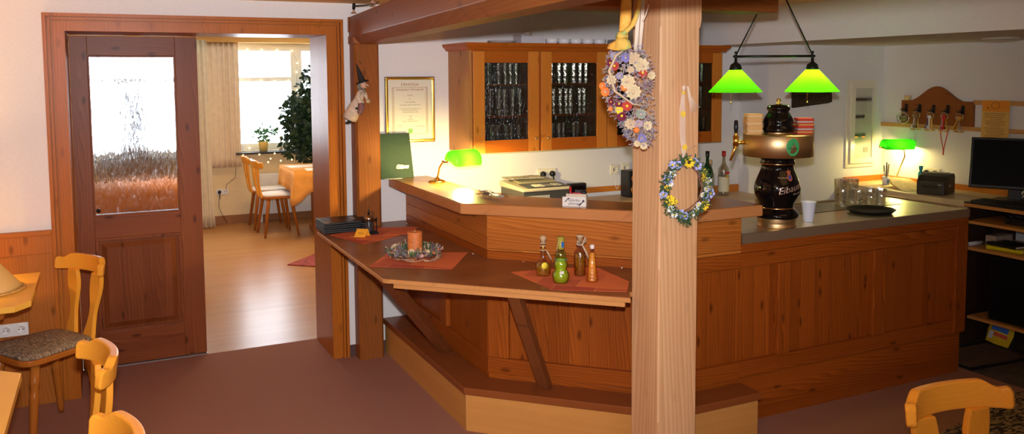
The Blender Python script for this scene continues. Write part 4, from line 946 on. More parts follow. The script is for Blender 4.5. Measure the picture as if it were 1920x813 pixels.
k = MB(); k.box(-.05, .05, -.102, -.09, .045, .062); build(k, 'paper_slot', simple('slot_black', (.002, .002, .002), .5), g)
k = MB(); k.box(.05, .075, -.1025, -.1, .068, .073); k.box(.088, .0885, .0, .03, .05, .065); build(k, 'badge', simple('badge_grey', (.4, .4, .36), .4), g)
k = MB(); k.box(-.06, .06, .0, .09, .1345, .139); build(k, 'lid_window', simple('lid_black', (.01, .01, .01), .25), g, bevel=.002)
k = MB(); k.prism([(-.07, -.22), (.07, -.22), (.07, .22), (-.07, .22)], 0, .014)
for r in range(4):
    for c_ in range(12): k.box(-.058+r*.03, -.036+r*.03, -.205+c_*.034, -.177+c_*.034, .014, .019)
tag(build(k, 'keyboard', simple('kb_black', (.008, .008, .009), .5), loc=(5.31, -1.86, .9455), rz=R(6)), 'black keyboard lying before the monitor', 'keyboard')
k = MB()
for j in range(5):
    y = -1.66-.03*j; k.tube([(5.60-.02*j, y, .952), (5.55, y-.05, 1.0+.01*j), (5.60, y-.13, 1.02), (5.64, y-.22, .955)], .004, 6)
build(k, 'cables', black_p, [q for q in bpy.data.objects if q.name == 'monitor'][0]).matrix_parent_inverse = (Matrix.Translation((5.48, -1.76, .9455)) @ Matrix.Rotation(R(-62), 4, 'Z')).inverted()
k = MB(); k.prism([(-.10, -.16), (.12, -.12), (.10, .15), (-.11, .13)], 0, .003); k.add([(-.11, -.15, .003), (.10, -.12, .004), (.09, .10, .055), (-.06, .12, .07), (-.1, .0, .03)], [(0, 1, 2, 3, 4)])
k.add([(-.11, -.15, .002), (.10, -.12, .002), (.09, .10, .045), (-.06, .12, .055), (-.1, .0, .02)], [(4, 3, 2, 1, 0)])
tag(build(k, 'paper_stack', simple('papers', (.75, .55, .25), .8, noise=.15, nscale=20), loc=(5.42, -1.0, .9457), rz=R(-20)), 'loose crumpled papers under the right banker lamp', 'papers')
g = thing('pen_holder', 'white cup with pens left of the right banker lamp', 'pen holder', (5.46, -.80, .9457))
k = MB(); k.lathe([(0, 0), (.026, 0), (.028, .06), (.026, .06), (.024, .004), (0, .004)], 20); build(k, 'cup', white_c, g)
build(MB().box(-.02, .0, -.0285, -.026, .01, .04), 'blue_mark', simple('blue_print', (.02, .12, .4), .4), g)
for j, (x, y, m2) in enumerate(((-.012, .004, chrome), (.004, -.01, simple('pen_tan', (.5, .4, .2), .4)), (.014, .01, simple('pen_dark', (.05, .05, .08), .4)))):
    k = MB(); k.tube([(x*.5, y*.5, .008), (x*1.6, y*1.6, .145+.01*j)], .005); build(k, 'pen', m2, g)
g = bottle('spray_bottle', 'small turquoise bottle beside the printer', (5.55, -1.02, .9457), .155, .018, simple('turquoise', (.01, .25, .32), .25), None, simple('turquoise_cap', (.02, .3, .38), .3), capr=.014, neck=.25)
plate_socket('wall_socket', 'socket pair with black plugs behind the right banker lamp', XW, 1.005, 2, y=-.93, rz=-PI/2, plugs=(0, 1), w_=.07)
# lower shelf contents
g = thing('router', 'black network box with cables on the upper open shelf', 'device', (5.42, -1.98, .8265))
k = MB(); k.box(-.12, .12, -.16, .16, 0, .038); build(k, 'housing', black_p, g, bevel=.004)
k = MB()
for j in range(7): k.tube([(-.1+.02*j, .10-.05*j, .038), (-.12, .16-.05*j, .065), (-.05, .23-.05*j, .052), (.05, .26-.06*j, .02)], .006, 6)
build(k, 'cables', black_p, g)
def bookbox(name, lab, loc, sx_, sy_, h, col, rz=0, edge=None):
    g = thing(name, lab, 'book' if 'book' in name else 'box', loc, rz)
    k = MB(); k.box(-sx_/2, sx_/2, -sy_/2, sy_/2, 0, .003); k.box(-sx_/2, sx_/2, -sy_/2, sy_/2, h-.003, h); k.box(-sx_/2, -sx_/2+.003, -sy_/2, sy_/2, 0, h); build(k, 'cover', col, g)
    build(MB().box(-sx_/2+.004, sx_/2-.004, -sy_/2+.004, sy_/2-.004, .003, h-.003), 'pages', edge or simple('pages', (.6, .58, .52), .8), g)
    return g
bookbox('yellow_book', 'yellow spined book lying on the lower shelf under a black book', (5.36, -1.83, .6585), .17, .22, .022, simple('book_yellow', (.72, .60, .01), .5), R(8))
bookbox('black_book', 'black book lying on top of the yellow book', (5.36, -1.82, .681), .16, .20, .018, simple('book_black', (.012, .011, .01), .5), R(-4))
g = thing('wooden_block', 'light wooden block with metal studs standing on the lower shelf', 'block', (5.42, -1.70, .6585))
build(MB().box(-.07, .10, -.035, .035, 0, .068), 'block', simple('block_tan', (.42, .30, .22), .7, noise=.1), g, bevel=.003)
k = MB()
for x in (-.03, .02, .07): k.lathe([(.008, .068), (.006, .072), (0, .073)], 10, T((x, 0, 0)))
build(k, 'studs', chrome, g)
k = MB(); k.tube([(5.235, -1.635, .672), (5.37, -1.64, .672)], .013, 14); tag(build(k, 'paper_roll', simple('roll_white', (.5, .5, .52), .6)), 'white paper roll at the left end of the lower shelf', 'paper roll')
k = MB(); k.box(5.30, 5.60, -2.10, -1.97, .6585, .672); tag(build(k, 'magazine', simple('mag_grey', (.35, .35, .36), .5)), 'grey magazine at the right edge of the lower shelf', 'magazine')
g = thing('black_cabinet', 'black cabinet door box on the bottom board below the shelves', 'cabinet', (5.24, -2.28, .2145))
build(MB().box(.02, .42, -.60, .52, 0, .40), 'housing', black_p, g, bevel=.008)
build(MB().box(.0, .018, -.60, .50, .01, .39), 'door', simple('fridge_black', (.004, .004, .005), .4), g, bevel=.006)
build(MB().box(.02, .03, .53, .535, .12, .22), 'strip', chrome, g)
g = thing('yellow_bag', 'yellow detergent pack with blue and red print under the shelf unit', 'bag', (5.42, -1.72, .0035), R(-70))
TB = T((0, 0, .01), rx=R(-8), ry=R(14)); k = MB(); k.smooth = False
k.grid(lambda u, v: tuple(TB @ Vector(((u-.5)*.15*(1-.12*abs(2*v-1)), -.035*math.sin(PI*u)*(.4+.6*math.sin(PI*v)), .16*v))), 9, 9); k.grid(lambda u, v: tuple(TB @ Vector(((.5-u)*.15*(1-.12*abs(2*v-1)), .02*math.sin(PI*u), .16*v))), 9, 9)
build(k, 'pack', simple('pack_yellow', (.85, .55, .02), .4), g)
for a_, b_, c_, d_, cc in ((-.05, .045, .09, .125, (.03, .15, .6)), (-.03, .05, .055, .08, (.7, .08, .03)), (-.055, -.03, .03, .08, (.6, .6, .6))): build(MB().box(a_, b_, -.0385, -.0365, c_, d_, T=TB), 'print', simple(f'print_{a_}', cc, .5), g)
g = thing('floor_grate', 'dark ribbed doormat with black frame behind the bar end', 'mat', (5.13, -1.80, .0035), R(-4))
k = MB()
for a_, b_, c_, d_ in ((-.27, .27, -.17, -.155), (-.27, .27, .155, .17), (-.27, -.255, -.155, .155), (.255, .27, -.155, .155)): k.box(a_, b_, c_, d_, 0, .014)
build(k, 'frame', black_p, g)
k = MB()
for i in range(12): k.box(-.255, .255, -.150+i*.0255, -.138+i*.0255, 0, .010)
build(k, 'ribs', simple('rib_brown', (.10, .05, .03), .8), g)
def speckle_mat():
    mt, t, b = nt('speckled'); tc = N(t, 'ShaderNodeTexCoord'); nz = N(t, 'ShaderNodeTexNoise'); nz.inputs['Scale'].default_value = 60; nz.inputs['Detail'].default_value = 1
    mp = N(t, 'ShaderNodeMapping'); mp.inputs['Scale'].default_value = (.5, 1.3, 1); lk(t, tc.outputs['Object'], mp.inputs[0]); lk(t, mp.outputs[0], nz.inputs['Vector'])
    c = ramp(t, nz.outputs[0], [(.44, (.015, .012, .01)), (.50, (.20, .13, .07)), (.62, (.34, .22, .11))]); lk(t, c, b.inputs['Base Color']); b.inputs['Roughness'].default_value = .9; return mt
k = MB(); k.prism([(3.9, -2.46), (4.74, -2.29), (5.18, -2.40), (5.18, -4.2), (4.0, -4.2)], 0.0035, .010)
tag(build(k, 'speckled_rug', speckle_mat(), bevel=.002), 'dark speckled rug on the floor behind the lower right chair', 'rug')

# ================================================================== DRINK RAIL ITEMS
def napkin_mat():
    mt, t, b = nt('patchwork_napkin'); tc = N(t, 'ShaderNodeTexCoord'); mp = N(t, 'ShaderNodeMapping'); mp.inputs['Scale'].default_value = (6, 6, 0); mp.inputs['Rotation'].default_value = (0, 0, .75)
    lk(t, tc.outputs['Object'], mp.inputs[0])
    br = N(t, 'ShaderNodeTexBrick'); br.inputs['Scale'].default_value = 1; br.inputs['Mortar Size'].default_value = .012; br.inputs['Brick Width'].default_value = 1.1; br.inputs['Row Height'].default_value = .75; br.inputs['Bias'].default_value = -.1
    br.inputs['Color1'].default_value = (.80, .20, .045, 1); br.inputs['Color2'].default_value = (.26, .012, .016, 1); br.inputs['Mortar'].default_value = (.70, .27, .08, 1); lk(t, mp.outputs[0], br.inputs['Vector'])
    nz = N(t, 'ShaderNodeTexNoise'); nz.inputs['Scale'].default_value = 60; lk(t, tc.outputs['Object'], nz.inputs['Vector'])
    c = mix(t, mth(t, 'MULTIPLY', nz.outputs[0], .5), br.outputs[0], (.75, .12, .04)); lk(t, c, b.inputs['Base Color']); b.inputs['Roughness'].default_value = .8; return mt
nap = napkin_mat(); zr = .8412
def placemat(pts, lab, z=zr):
    cx = sum(p[0] for p in pts)/len(pts); cy_ = sum(p[1] for p in pts)/len(pts)
    tag(build(MB().prism([(x-cx, y-cy_) for x, y in pts], 0, .0016), 'placemat', nap, loc=(cx, cy_, z)), lab, 'placemat')
placemat([(1.44, -.30), (1.545, -.66), (1.80, -.50), (1.70, -.20)], 'red orange patchwork napkin under the menu folders and lantern')
placemat([(1.60, -.42), (1.86, -.50), (1.985, -.30), (1.74, -.19)], 'red orange patchwork napkin behind the lantern, partly under the other napkin', zr+.0018)
placemat([(1.415, -1.195), (1.756, -1.435), (1.969, -1.12), (1.60, -.93)], 'red orange patchwork napkin under the candle wreath')
placemat([(1.98, -1.62), (1.995, -2.0), (2.262, -2.175), (2.37, -2.03), (2.39, -1.70)], 'red orange patchwork napkin under the four oil bottles')
# menus
for i in range(5):
    k = MB(); k.box(0, .300, 0, .22, 0, .003); k.box(0, .300, 0, .22, .008, .011); k.box(0, .300, .217, .22, .003, .008)
    me_ = thing('menu', ['lowest', 'second lowest', 'middle', 'second highest', 'top'][i] + ' black menu folder in the stack on the drink rail', 'menu', (1.412+rnd.uniform(0, .006), -.275+rnd.uniform(0, .008), zr+.004+i*.0125), rnd.uniform(-.02, .02), 'menu folders')
    build(k, 'cover', simple('menu_black', (.012, .010, .009), .4), me_, bevel=.001)
    build(MB().box(.004, .295, .004, .216, .003, .008), 'pages', simple('pages_grey', (.05, .055, .055), .7), me_)
    if i == 4:
        k = MB()
        for c_ in ((0, 0), (.27, 0)): k.prism([(c_[0], 0), (c_[0]+.03, 0), (c_[0]+(0 if c_[0] == 0 else .03), .03)], .0110, .0122)
        build(k, 'corner', copper, me_); build(MB().prism([(.19, .10), (.21, .08), (.215, .12), (.20, .15), (.185, .15)], .0110, .0116), 'emblem', simple('emblem_brass', (.35, .25, .15), .4), me_)
# lantern
g = thing('table_lantern', 'small antique metal lantern with glass and brass dome beside the menus', 'lantern', (1.655, -.37, zr+.0037))
k = MB(); k.box(-.045, .045, -.045, .045, 0, .012); k.box(-.038, .038, -.038, .038, .012, .018); build(k, 'base', black_m, g, bevel=.002)
k = MB()
for x in (-.036, .036):
    for y in (-.036, .036): k.tube([(x, y, .018), (x, y, .085)], .003, 8); k.ball((x, y, .092), .0055, 8, 6)
k.tube([(.036*1.2*math.cos(t_), .036*1.2*math.sin(t_), .08) for t_ in [j*PI/8 for j in range(16)]], .003, 6, closed=True)
k.lathe([(.008, .115), (.004, .122), (.009, .128), (.003, .134), (.0025, .155), (0, .158)], 12); build(k, 'cage', black_m, g)
k = MB(); k.lathe([(.026, .018), (.026, .08)], 20, cap=False); build(k, 'glass_cylinder', simple('lantern_glass', (.12, .12, .12), .12, .7), g)
k = MB(); k.lathe([(.030, .080), (.029, .092), (.022, .105), (.010, .114), (0, .116)], 24); build(k, 'dome', simple('dome_metal', (.45, .34, .22), .25, 1), g)
g = thing('price_card', 'little folded orange card before the lantern', 'card', (1.580, -.45, zr+.004), R(-32)); g.scale = (1.35, 1.35, 1.2)
k = MB(); k.add([(-.024, -.012, 0), (.024, -.012, 0), (.030, .014, .036), (-.018, .014, .036), (-.024, .028, 0), (.036, .028, 0)], [(0, 1, 2, 3), (3, 2, 5, 4)]); k.prism([(-.024, -.012), (-.05, -.006), (-.02, .02), (.02, -.0)], 0, .0008)
build(k, 'card', simple('card_orange', (.85, .36, .02), .7), g, solid=.0006)
text('Gutes', .009, 'lettering', simple('card_ink', (.25, .08, .01), .7), g, T((.003, -.001, .018), rx=R(54)))
# flowers helper
def rand_dir(n, spread):
    v = Vector((rnd.gauss(0, 1), rnd.gauss(0, 1), rnd.gauss(0, 1))).normalized(); return (n+v*spread).normalized()
def frame_to(n):
    return n.to_track_quat('Z', 'Y').to_matrix().to_4x4()
def blossom(k, c, n, r, petals=6, tilt=.35, wide=.45, center=.3):
    M_ = Matrix.Translation(c) @ frame_to(n) @ Matrix.Rotation(rnd.uniform(0, 6), 4, 'Z')
    for i in range(petals):
        a_ = 2*PI*i/petals; ca, sa = math.cos(a_), math.sin(a_); w_ = r*wide
        k.add([(ca*r*.12, sa*r*.12, 0), (ca*r*.6-sa*w_*.7, sa*r*.6+ca*w_*.7, r*tilt*.6), (ca*r, sa*r, r*tilt*.5), (ca*r*.6+sa*w_*.7, sa*r*.6-ca*w_*.7, r*tilt*.6)], [(0, 1, 2, 3)], M_)
    if center: c0 = k.cur; k.cur = 1; k.ball((0, 0, r*.12), (r*center, r*center, r*center*.6), 8, 5, M_); k.cur = c0
def sprig(k, c, n, L, leaf=.006, m=4):
    c = Vector(c); n = Vector(n).normalized(); e = c+n*L; k.tube([tuple(c), tuple(e)], .0008, 4)
    for i in range(m):
        p = c+n*L*(.3+.7*i/m); d = rand_dir(n, .9); s_ = d.cross(n).normalized() if d.cross(n).length > 1e-3 else n.orthogonal()
        k.add([tuple(p), tuple(p+d*leaf*1.1+s_*leaf*.4), tuple(p+d*leaf*2.2), tuple(p+d*leaf*1.1-s_*leaf*.4)], [(0, 1, 2, 3)])
fm = lambda nm, c: simple('bloom_'+nm, c, .8)
lav, mauve, beige, cream_f, rust, orange_f, blue_f, green_f, burg, yel = fm('lavender', (.30, .26, .33)), fm('mauve', (.40, .30, .34)), fm('beige', (.55, .40, .24)), fm('cream', (.62, .49, .28)), fm('rust', (.45, .05, .03)), fm('orange', (.85, .20, .03)), fm('blue', (.20, .18, .42)), fm('green', (.06, .12, .03)), fm('burgundy', (.15, .01, .03)), fm('yellow', (.85, .60, .03))

# candle with dried flower wreath
wc = Vector((1.675, -1.13, zr+.0018))
g = thing('pillar_candle', 'orange pillar candle in the middle of the dried flower wreath', 'candle', tuple(wc))
k = MB(); k.lathe([(0, 0), (.038, 0), (.038, .003), (.0375, .135), (.035, .138), (.030, .134), (0, .133)], 32); build(k, 'wax_body', simple('orange_wax', (.60, .17, .035), .6, noise=.2, nscale=50), g)
k = MB(); k.tube([(0, 0, .133), (.001, 0, .146)], .0015, 6); build(k, 'wick', cream_f, g)
g = thing('flower_wreath', 'dried flower and twig wreath lying round the orange candle', 'wreath', tuple(wc))
k = MB()
for j in range(16):
    a0 = rnd.uniform(0, 6.28); r_ = rnd.uniform(.075, .135); z = rnd.uniform(.006, .028); pts = []
    for i in range(7): a_ = a0+i*.22; pts.append(((r_+rnd.uniform(-.008, .008))*math.cos(a_), (r_+rnd.uniform(-.008, .008))*math.sin(a_), max(.005, z+rnd.uniform(-.006, .006))))
    k.tube(pts, rnd.uniform(.003, .0055), 6)
for j in range(14):
    a_ = rnd.uniform(0, 6.28); k.tube([(.075*math.cos(a_), .075*math.sin(a_), .01+rnd.uniform(0, .01)), (.145*math.cos(a_+.35), .145*math.sin(a_+.35), .035+rnd.uniform(0, .02))], .003, 6)
build(k, 'twig_ring', simple('twig', (.42, .25, .14), .8, noise=.3, nscale=60), g)
for mt, cnt, ll in ((fm('dusk_mauve', (.22, .14, .15)), 70, .02), (green_f, 90, .02), (fm('dusk_blue', (.16, .15, .20)), 50, .02), (beige, 40, .025)):
    k = MB()
    for j in range(cnt):
        a_ = rnd.uniform(0, 6.28); r_ = rnd.uniform(.085, .125); sprig(k, (r_*math.cos(a_), r_*math.sin(a_), .02), rand_dir(Vector((math.cos(a_)*.3, math.sin(a_)*.3, 1)), .6), ll*1.5+rnd.uniform(0, .02), .007, 6)
    build(k, 'foliage', mt, g)['kind'] = 'stuff'
for a_, r_, z, rad, mt, n in ((200, .11, .055, .018, cream_f, 8), (300, .10, .05, .020, cream_f, 9), (185, .125, .04, .014, burg, 7), (232, .115, .040, .012, rust, 7), (215, .09, .045, .016, rust, 6), (262, .12, .035, .014, lav, 8), (325, .125, .035, .013, fm('pink', (.65, .35, .33)), 8), (340, .13, .055, .012, cream_f, 6), (20, .12, .05, .014, rust, 7), (250, .10, .045, .014, blue_f, 7), (355, .13, .045, .010, orange_f, 7), (150, .12, .045, .012, burg, 7), (90, .11, .045, .014, cream_f, 7), (282, .11, .04, .013, blue_f, 7)):
    q = R(a_-60); k = MB(); c = Vector((r_*math.cos(q), r_*math.sin(q), z)); blossom(k, c, Vector((math.cos(q)*.5-.2, math.sin(q)*.5-.6, .9)).normalized(), rad, n, .6); blossom(k, c, Vector((math.cos(q)*.5-.2, math.sin(q)*.5-.6, .9)).normalized(), rad*.7, n, .9)
    build(k, 'blossom', [mt, cream_f], g)

# oil bottles
oilg = lambda nm, c: thin_glass(nm, c, .78, .06, (40, 40, 40), .2)
twine = simple('raffia', (.55, .42, .28), .8)
def oil(lab, loc, prof, m_, cork, corkprof, parts=None):
    g = thing('oil_bottle', lab, 'bottle', loc, 0); k = MB(); k.lathe(prof, 24); build(k, 'glass_body', m_, g)
    k = MB(); k.lathe(corkprof, 16); build(k, 'stopper', cork, g)
    return g
cork = simple('cork', (.5, .33, .18), .8)
zo = zr+.0018
g = oil('round bellied oil bottle with lemon slice, leftmost of the four', (2.085, -1.745, zo), [(0, 0), (.030, 0), (.034, .006), (.036, .03), (.036, .045), (.030, .066), (.014, .080), (.012, .088), (.012, .15), (.014, .152)], oilg('oil_amber', (.96, .78, .35)), cork, [(.011, .150), (.012, .165), (.015, .168), (.015, .178), (.010, .184), (0, .186)])
k = MB(); k.lathe([(0, .004), (.031, .004), (.033, .04), (.026, .055), (0, .056)], 20); build(k, 'contents', simple('herbs_dark', (.30, .19, .02), .6, noise=.6, nscale=90), g)
k = MB(); k.lathe([(0, 0), (.016, 0), (.016, .004), (0, .004)], 16, T((-.012, -.035, .052), rx=PI/2)); build(k, 'lemon_slice', simple('lemon', (.85, .65, .05), .4), g)
k = MB()
for z in (.118, .138, .150): k.tube([(.0135*math.cos(t_), .0135*math.sin(t_), z) for t_ in [j*PI/6 for j in range(12)]], .0022, 5, closed=True)
for dx in (.0, .006): k.tube([(.012, -.008, .118), (.020+dx, -.014, .095), (.032+dx, -.016, .07)], .0018, 5)
build(k, 'twine', twine, g)
pb = []
for i, (z0_, z1_, r_) in enumerate(((0, .058, .040), (.058, .105, .033), (.105, .142, .026))):
    for j in range(7): t_ = j/6; pb.append((r_*(.72+.28*math.sin(PI*t_)), z0_+(z1_-z0_)*t_))
g = oil('green stacked bubble bottle with olive cap, tallest and second from the left', (2.092, -1.900, zo), [(0, 0), (.032, .001)]+pb[1:]+[(.016, .145), (.015, .152)], oilg('oil_green', (.70, .85, .15)), simple('olive_cap', (.32, .27, .03), .5), [(.016, .150), (.0165, .160), (.0165, .205), (0, .206)])
k = MB(); k.lathe([(0, .003), (.029, .003), (.034, .030), (.028, .05), (.022, .058), (.027, .08), (.022, .10), (.018, .108), (0, .11)], 20); build(k, 'contents', simple('oil_green_fill', (.55, .58, .06), .4), g)
build(MB().box(-.005, .006, -.0175, -.0155, .16, .185), 'price_tag', simple('blue_print', (.02, .12, .4), .4), g); build(MB().box(-.025, -.005, -.037, -.034, .045, .058), 'sticker', simple('label_pale', (.7, .68, .6), .6), g)
k = MB(); k.tube([(.0285*math.cos(t_), .0285*math.sin(t_), .105) for t_ in [j*PI/8 for j in range(16)]], .0015, 5, closed=True); build(k, 'ribbon', simple('ribbon_teal', (.05, .3, .2), .5), g)
k = MB(); k.tube([(-.015, -.01, .195), (-.026, -.012, .16), (-.024, -.01, .145)], .0012, 5); build(k, 'twine', twine, g)
g = oil('brown square oil bottle with raffia bow, third from the left', (2.235, -1.825, zo), [(0, 0), (.026, 0), (.028, .004), (.028, .105), (.024, .115), (.013, .125), (.012, .16)], oilg('oil_brown', (.88, .66, .30)), cork, [(.012, .158), (.014, .178), (.018, .180), (.018, .188), (0, .189)])
k = MB(); k.lathe([(0, .003), (.023, .003), (.023, .10), (0, .10)], 16); build(k, 'contents', simple('herb_fill', (.30, .17, .02), .5, noise=.5, nscale=60), g)
k = MB(); k.tube([(.0135*math.cos(t_), .0135*math.sin(t_), .145) for t_ in [j*PI/6 for j in range(12)]], .005, 6, closed=True)
for pts in (((0, -.014, .145), (-.022, -.016, .15), (-.024, -.016, .165), (-.004, -.016, .15)), ((0, -.014, .145), (.022, -.016, .16), (.02, -.016, .18), (.006, -.016, .15)), ((.004, -.014, .143), (.024, -.018, .11), (.040, -.02, .065)), ((.004, -.014, .143), (.020, -.018, .11), (.034, -.02, .075))): k.tube(pts, .003, 6)
build(k, 'raffia_bow', twine, g)
pb = [(0, 0), (.026, 0)]
for i in range(9):
    r_ = .029-.0017*i; z = .004+i*.0145; pb += [(r_*.86, z), (r_, z+.004), (r_, z+.010), (r_*.86, z+.0145)]
pb += [(.009, .137), (.0085, .152)]
g = oil('slim ribbed pyramid bottle of orange oil, rightmost of the four', (2.225, -1.950, zo), pb, oilg('oil_orange', (.99, .80, .40)), simple('pale_stopper', (.75, .65, .6), .5), [(.0085, .148), (.010, .150), (.010, .166), (.0, .167)])
k = MB(); k.lathe([(0, .003), (.021, .003), (.012, .128), (0, .13)], 16); build(k, 'contents', simple('oil_orange_fill', (.90, .46, .08), .4), g)

# items on the upper bar top
g = thing('message_box', 'small lettered paper box holding red and black items on the upper bar top', 'box', (2.365, -1.575, 1.123), -BETA+.1)
k = MB()
for a in ((-.05, .05, -.022, -.019, 0, .062), (-.05, .05, .022, .025, 0, .055), (-.05, -.047, -.019, .022, 0, .055), (.047, .05, -.019, .022, 0, .055), (-.05, .05, -.022, .025, 0, .002)): k.box(*a)
build(k, 'box_body', simple('paper_box', (.60, .48, .36), .7), g)
build(MB().box(-.068, .048, -.026, -.0225, 0, .047), 'front_card', simple('card_white', (.72, .66, .58), .6), g)
ink = simple('ink_dark', (.07, .05, .08), .6)
text('Glücks-', .020, 'lettering', ink, g, Matrix.Translation((-.008, -.0266, .031)) @ RXm, .1); text('pfennige', .018, 'lettering', ink, g, Matrix.Translation((-.008, -.0266, .014)) @ RXm, .1)
k = MB(); k.tube([(-.055, -.027, .022), (-.040, -.027, .038)], .0022, 6); k.ball((-.038, -.027, .039), .004, 8, 5); k.tube([(.020, -.027, .010), (.034, -.027, .026)], .003, 6); k.ball((.036, -.027, .028), .006, 8, 5); k.ball((.018, -.027, .009), .005, 8, 5)
build(k, 'key_drawing', ink, g)
k = MB(); k.tube([(-.03, 0, .01), (-.032, .0, .095)], .006, 10); k.box(-.02, .03, -.012, .008, .045, .066); build(k, 'red_items', simple('item_red', (.45, .01, .015), .35), g)
k = MB(); k.box(-.01, .045, -.0, .018, .05, .078); k.ball((.035, -.005, .068), (.016, .012, .010)); k.ball((-.038, .005, .062), (.010, .010, .006)); build(k, 'dark_items', black_p, g)
g = thing('dried_lavender', 'bundle of dried lavender lying on the upper bar top beside the banker lamp', 'dried flowers', (2.105, -1.08, 1.123), R(-80))
k = MB()
for i in range(90):
    y = rnd.uniform(-.022, .022); z = .006+rnd.uniform(0, .022); x = rnd.uniform(-.10, .04); sprig(k, (x, y, z), (1, rnd.uniform(-.15, .15), rnd.uniform(-.05, .08)), rnd.uniform(.02, .05), .0035, 4)
build(k, 'flower_heads', simple('lavender_dry', (.12, .075, .07), .9), g)['kind'] = 'stuff'
k = MB()
for i in range(12): k.tube([(.02, rnd.uniform(-.015, .015), .008+rnd.uniform(0, .01)), (.13, rnd.uniform(-.02, .02), .006+rnd.uniform(0, .018))], .0015, 5)
k.grid(lambda u, v: (.03+.11*u, (.026+.012*u)*math.cos(PI*v), .004+(.020+.012*u)*math.sin(PI*v)), 6, 12)
build(k, 'wrapping', thin_glass('foil', (.8, .7, .6), .7, .2, (80, 80, 80), 1), g)

# ================================================================== BOUQUET AND WREATH ON THE COLUMN
camp = Vector((.2896, -5.1256, 1.7653))
bc = Vector((2.128, -2.375, 1.718)); nb = (camp-bc); nb.z = 0; nb.normalize(); rb = Vector((0, 0, 1)).cross(nb)
g = thing('dried_bouquet', 'hanging dried flower bouquet with yellow raffia ribbon on the left edge of the pine column', 'bouquet', tuple(bc))
def bp(px, py, d=0):   # local point: px right, py up (metres), d towards the room
    return rb*px + Vector((0, 0, py)) + nb*d
# outline: half width and centre by height
def outline(t_):        # t_ 0 top .. 1 bottom
    ks = [(0, -.010, .055), (.12, .0, .085), (.3, .0, .105), (.5, .0, .10), (.68, .02, .085), (.85, .045, .062), (1, .055, .03)]
    for (a, c0, w0), (b_, c1, w1_) in zip(ks[:-1], ks[1:]):
        if a <= t_ <= b_: f_ = (t_-a)/(b_-a); return c0+(c1-c0)*f_, w0+(w1_-w0)*f_
    return ks[-1][1:]
def bpos(t_, s_, d): c_, w_ = outline(t_); return bp(c_+w_*s_, .16-.385*t_, d)
for mt, cnt in ((fm('lavgrey', (.40, .32, .31)), 420), (mauve, 170), (lav, 190), (blue_f, 70), (beige, 150), (fm('sage', (.30, .32, .24)), 80)):
    k = MB()
    for j in range(cnt):
        t_ = rnd.random(); s_ = rnd.uniform(-1, 1); p = bpos(t_, s_*.86, rnd.uniform(-.005, .05)*(1-.5*abs(s_))+.012)
        dirn = rand_dir((nb*.6+rb*s_*1.1+Vector((0, 0, -.25))).normalized(), .7); sprig(k, p, dirn, rnd.uniform(.010, .026), .0042, 5)
    build(k, 'filler_sprigs', mt, g)['kind'] = 'stuff'
fl_ = [(.20, -.55, .020, rust, 12), (.17, -.75, .016, burg, 9), (.13, .25, .028, beige, 6), (.20, .55, .032, cream_f, 6), (.27, .55, .020, rust, 7), (.30, .85, .018, cream_f, 6), (.34, -.6, .022, cream_f, 6), (.36, .0, .030, cream_f, 6), (.46, .2, .032, cream_f, 7), (.40, -.95, .015, orange_f, 8), (.46, -.85, .020, orange_f, 8), (.42, -.15, .014, orange_f, 6), (.56, -.75, .014, burg, 7), (.60, -.15, .022, rust, 10), (.58, -.45, .018, burg, 8), (.64, -.55, .018, yel, 6), (.63, -.9, .010, orange_f, 7), (.70, -.55, .022, burg, 10), (.68, .35, .022, fm('sage', (.30, .32, .24)), 7), (.78, -.35, .024, beige, 6), (.80, .55, .020, cream_f, 6), (.92, .1, .018, blue_f, 9), (.98, -.5, .014, cream_f, 6), (1.0, .2, .016, cream_f, 6), (.12, -.1, .020, blue_f, 9), (.10, -.65, .016, lav, 8), (.30, -.3, .016, lav, 8), (.78, .1, .018, mauve, 7), (.24, .1, .016, beige, 6)]
for (t_, s_, r_, mt, n) in fl_:
    k = MB(); p = bpos(t_, s_, .058-.02*abs(s_)); dn = (nb+rb*s_*.4).normalized()
    blossom(k, p, dn, r_, n+3, .35, .55); blossom(k, p+nb*.003, dn, r_*.75, n+1, .7, .6); build(k, 'blossom', [mt, yel if mt in (burg, rust) else beige], g)
k = MB(); k.ball(tuple(bpos(.84, -.15, .066)), .012, 12, 8); build(k, 'orange_berry', orange_f, g)
k = MB(); k.tube([tuple(bpos(.02, .1, .055)), tuple(bpos(.10, -.55, .07)), tuple(bpos(.25, -.72, .07)), tuple(bpos(.45, -.5, .07)), tuple(bpos(.58, .1, .065)), tuple(bpos(.60, .6, .06))], [.003, .005, .006, .005, .003, .002], 6)
build(k, 'curled_stem', beige, g)
# stem bundle and ribbon reaching up past the frame
k = MB()
for i in range(16): x = rnd.uniform(.022, .05); k.tube([tuple(bp(x, .14, .03+rnd.uniform(0, .015))), tuple(bp(x*1.1+.003, .24, .035)), tuple(bp(x*1.2+.004, .35+rnd.uniform(-.04, .02), .03))], .003, 6)
k.tube([tuple(bp(.055, .25, .04)), tuple(bp(.066, .275, .04)), tuple(bp(.078, .315, .045))], .003, 6)
build(k, 'stem_bundle', simple('stems_pale', (.70, .56, .42), .8), g)
def ribbon_strip(pts, wd, mt, nm):
    k = MB(); k.smooth = True; n = len(pts); vs = []
    for i, (x, y, d, ww, tw) in enumerate(pts):
        c = bp(x, y, d); sd = rb*math.cos(tw)+nb*math.sin(tw); 
        for q in (-1, -.33, .33, 1): vs.append(tuple(c+sd*wd*ww*q+nb*.004*(1-q*q)))
    fs = [(i*4+j, i*4+j+1, i*4+j+5, i*4+j+4) for i in range(n-1) for j in range(3)]
    k.add(vs, fs); k.sm = [True]*len(k.f); ob = build(k, nm, mt, g, solid=.0015); return ob
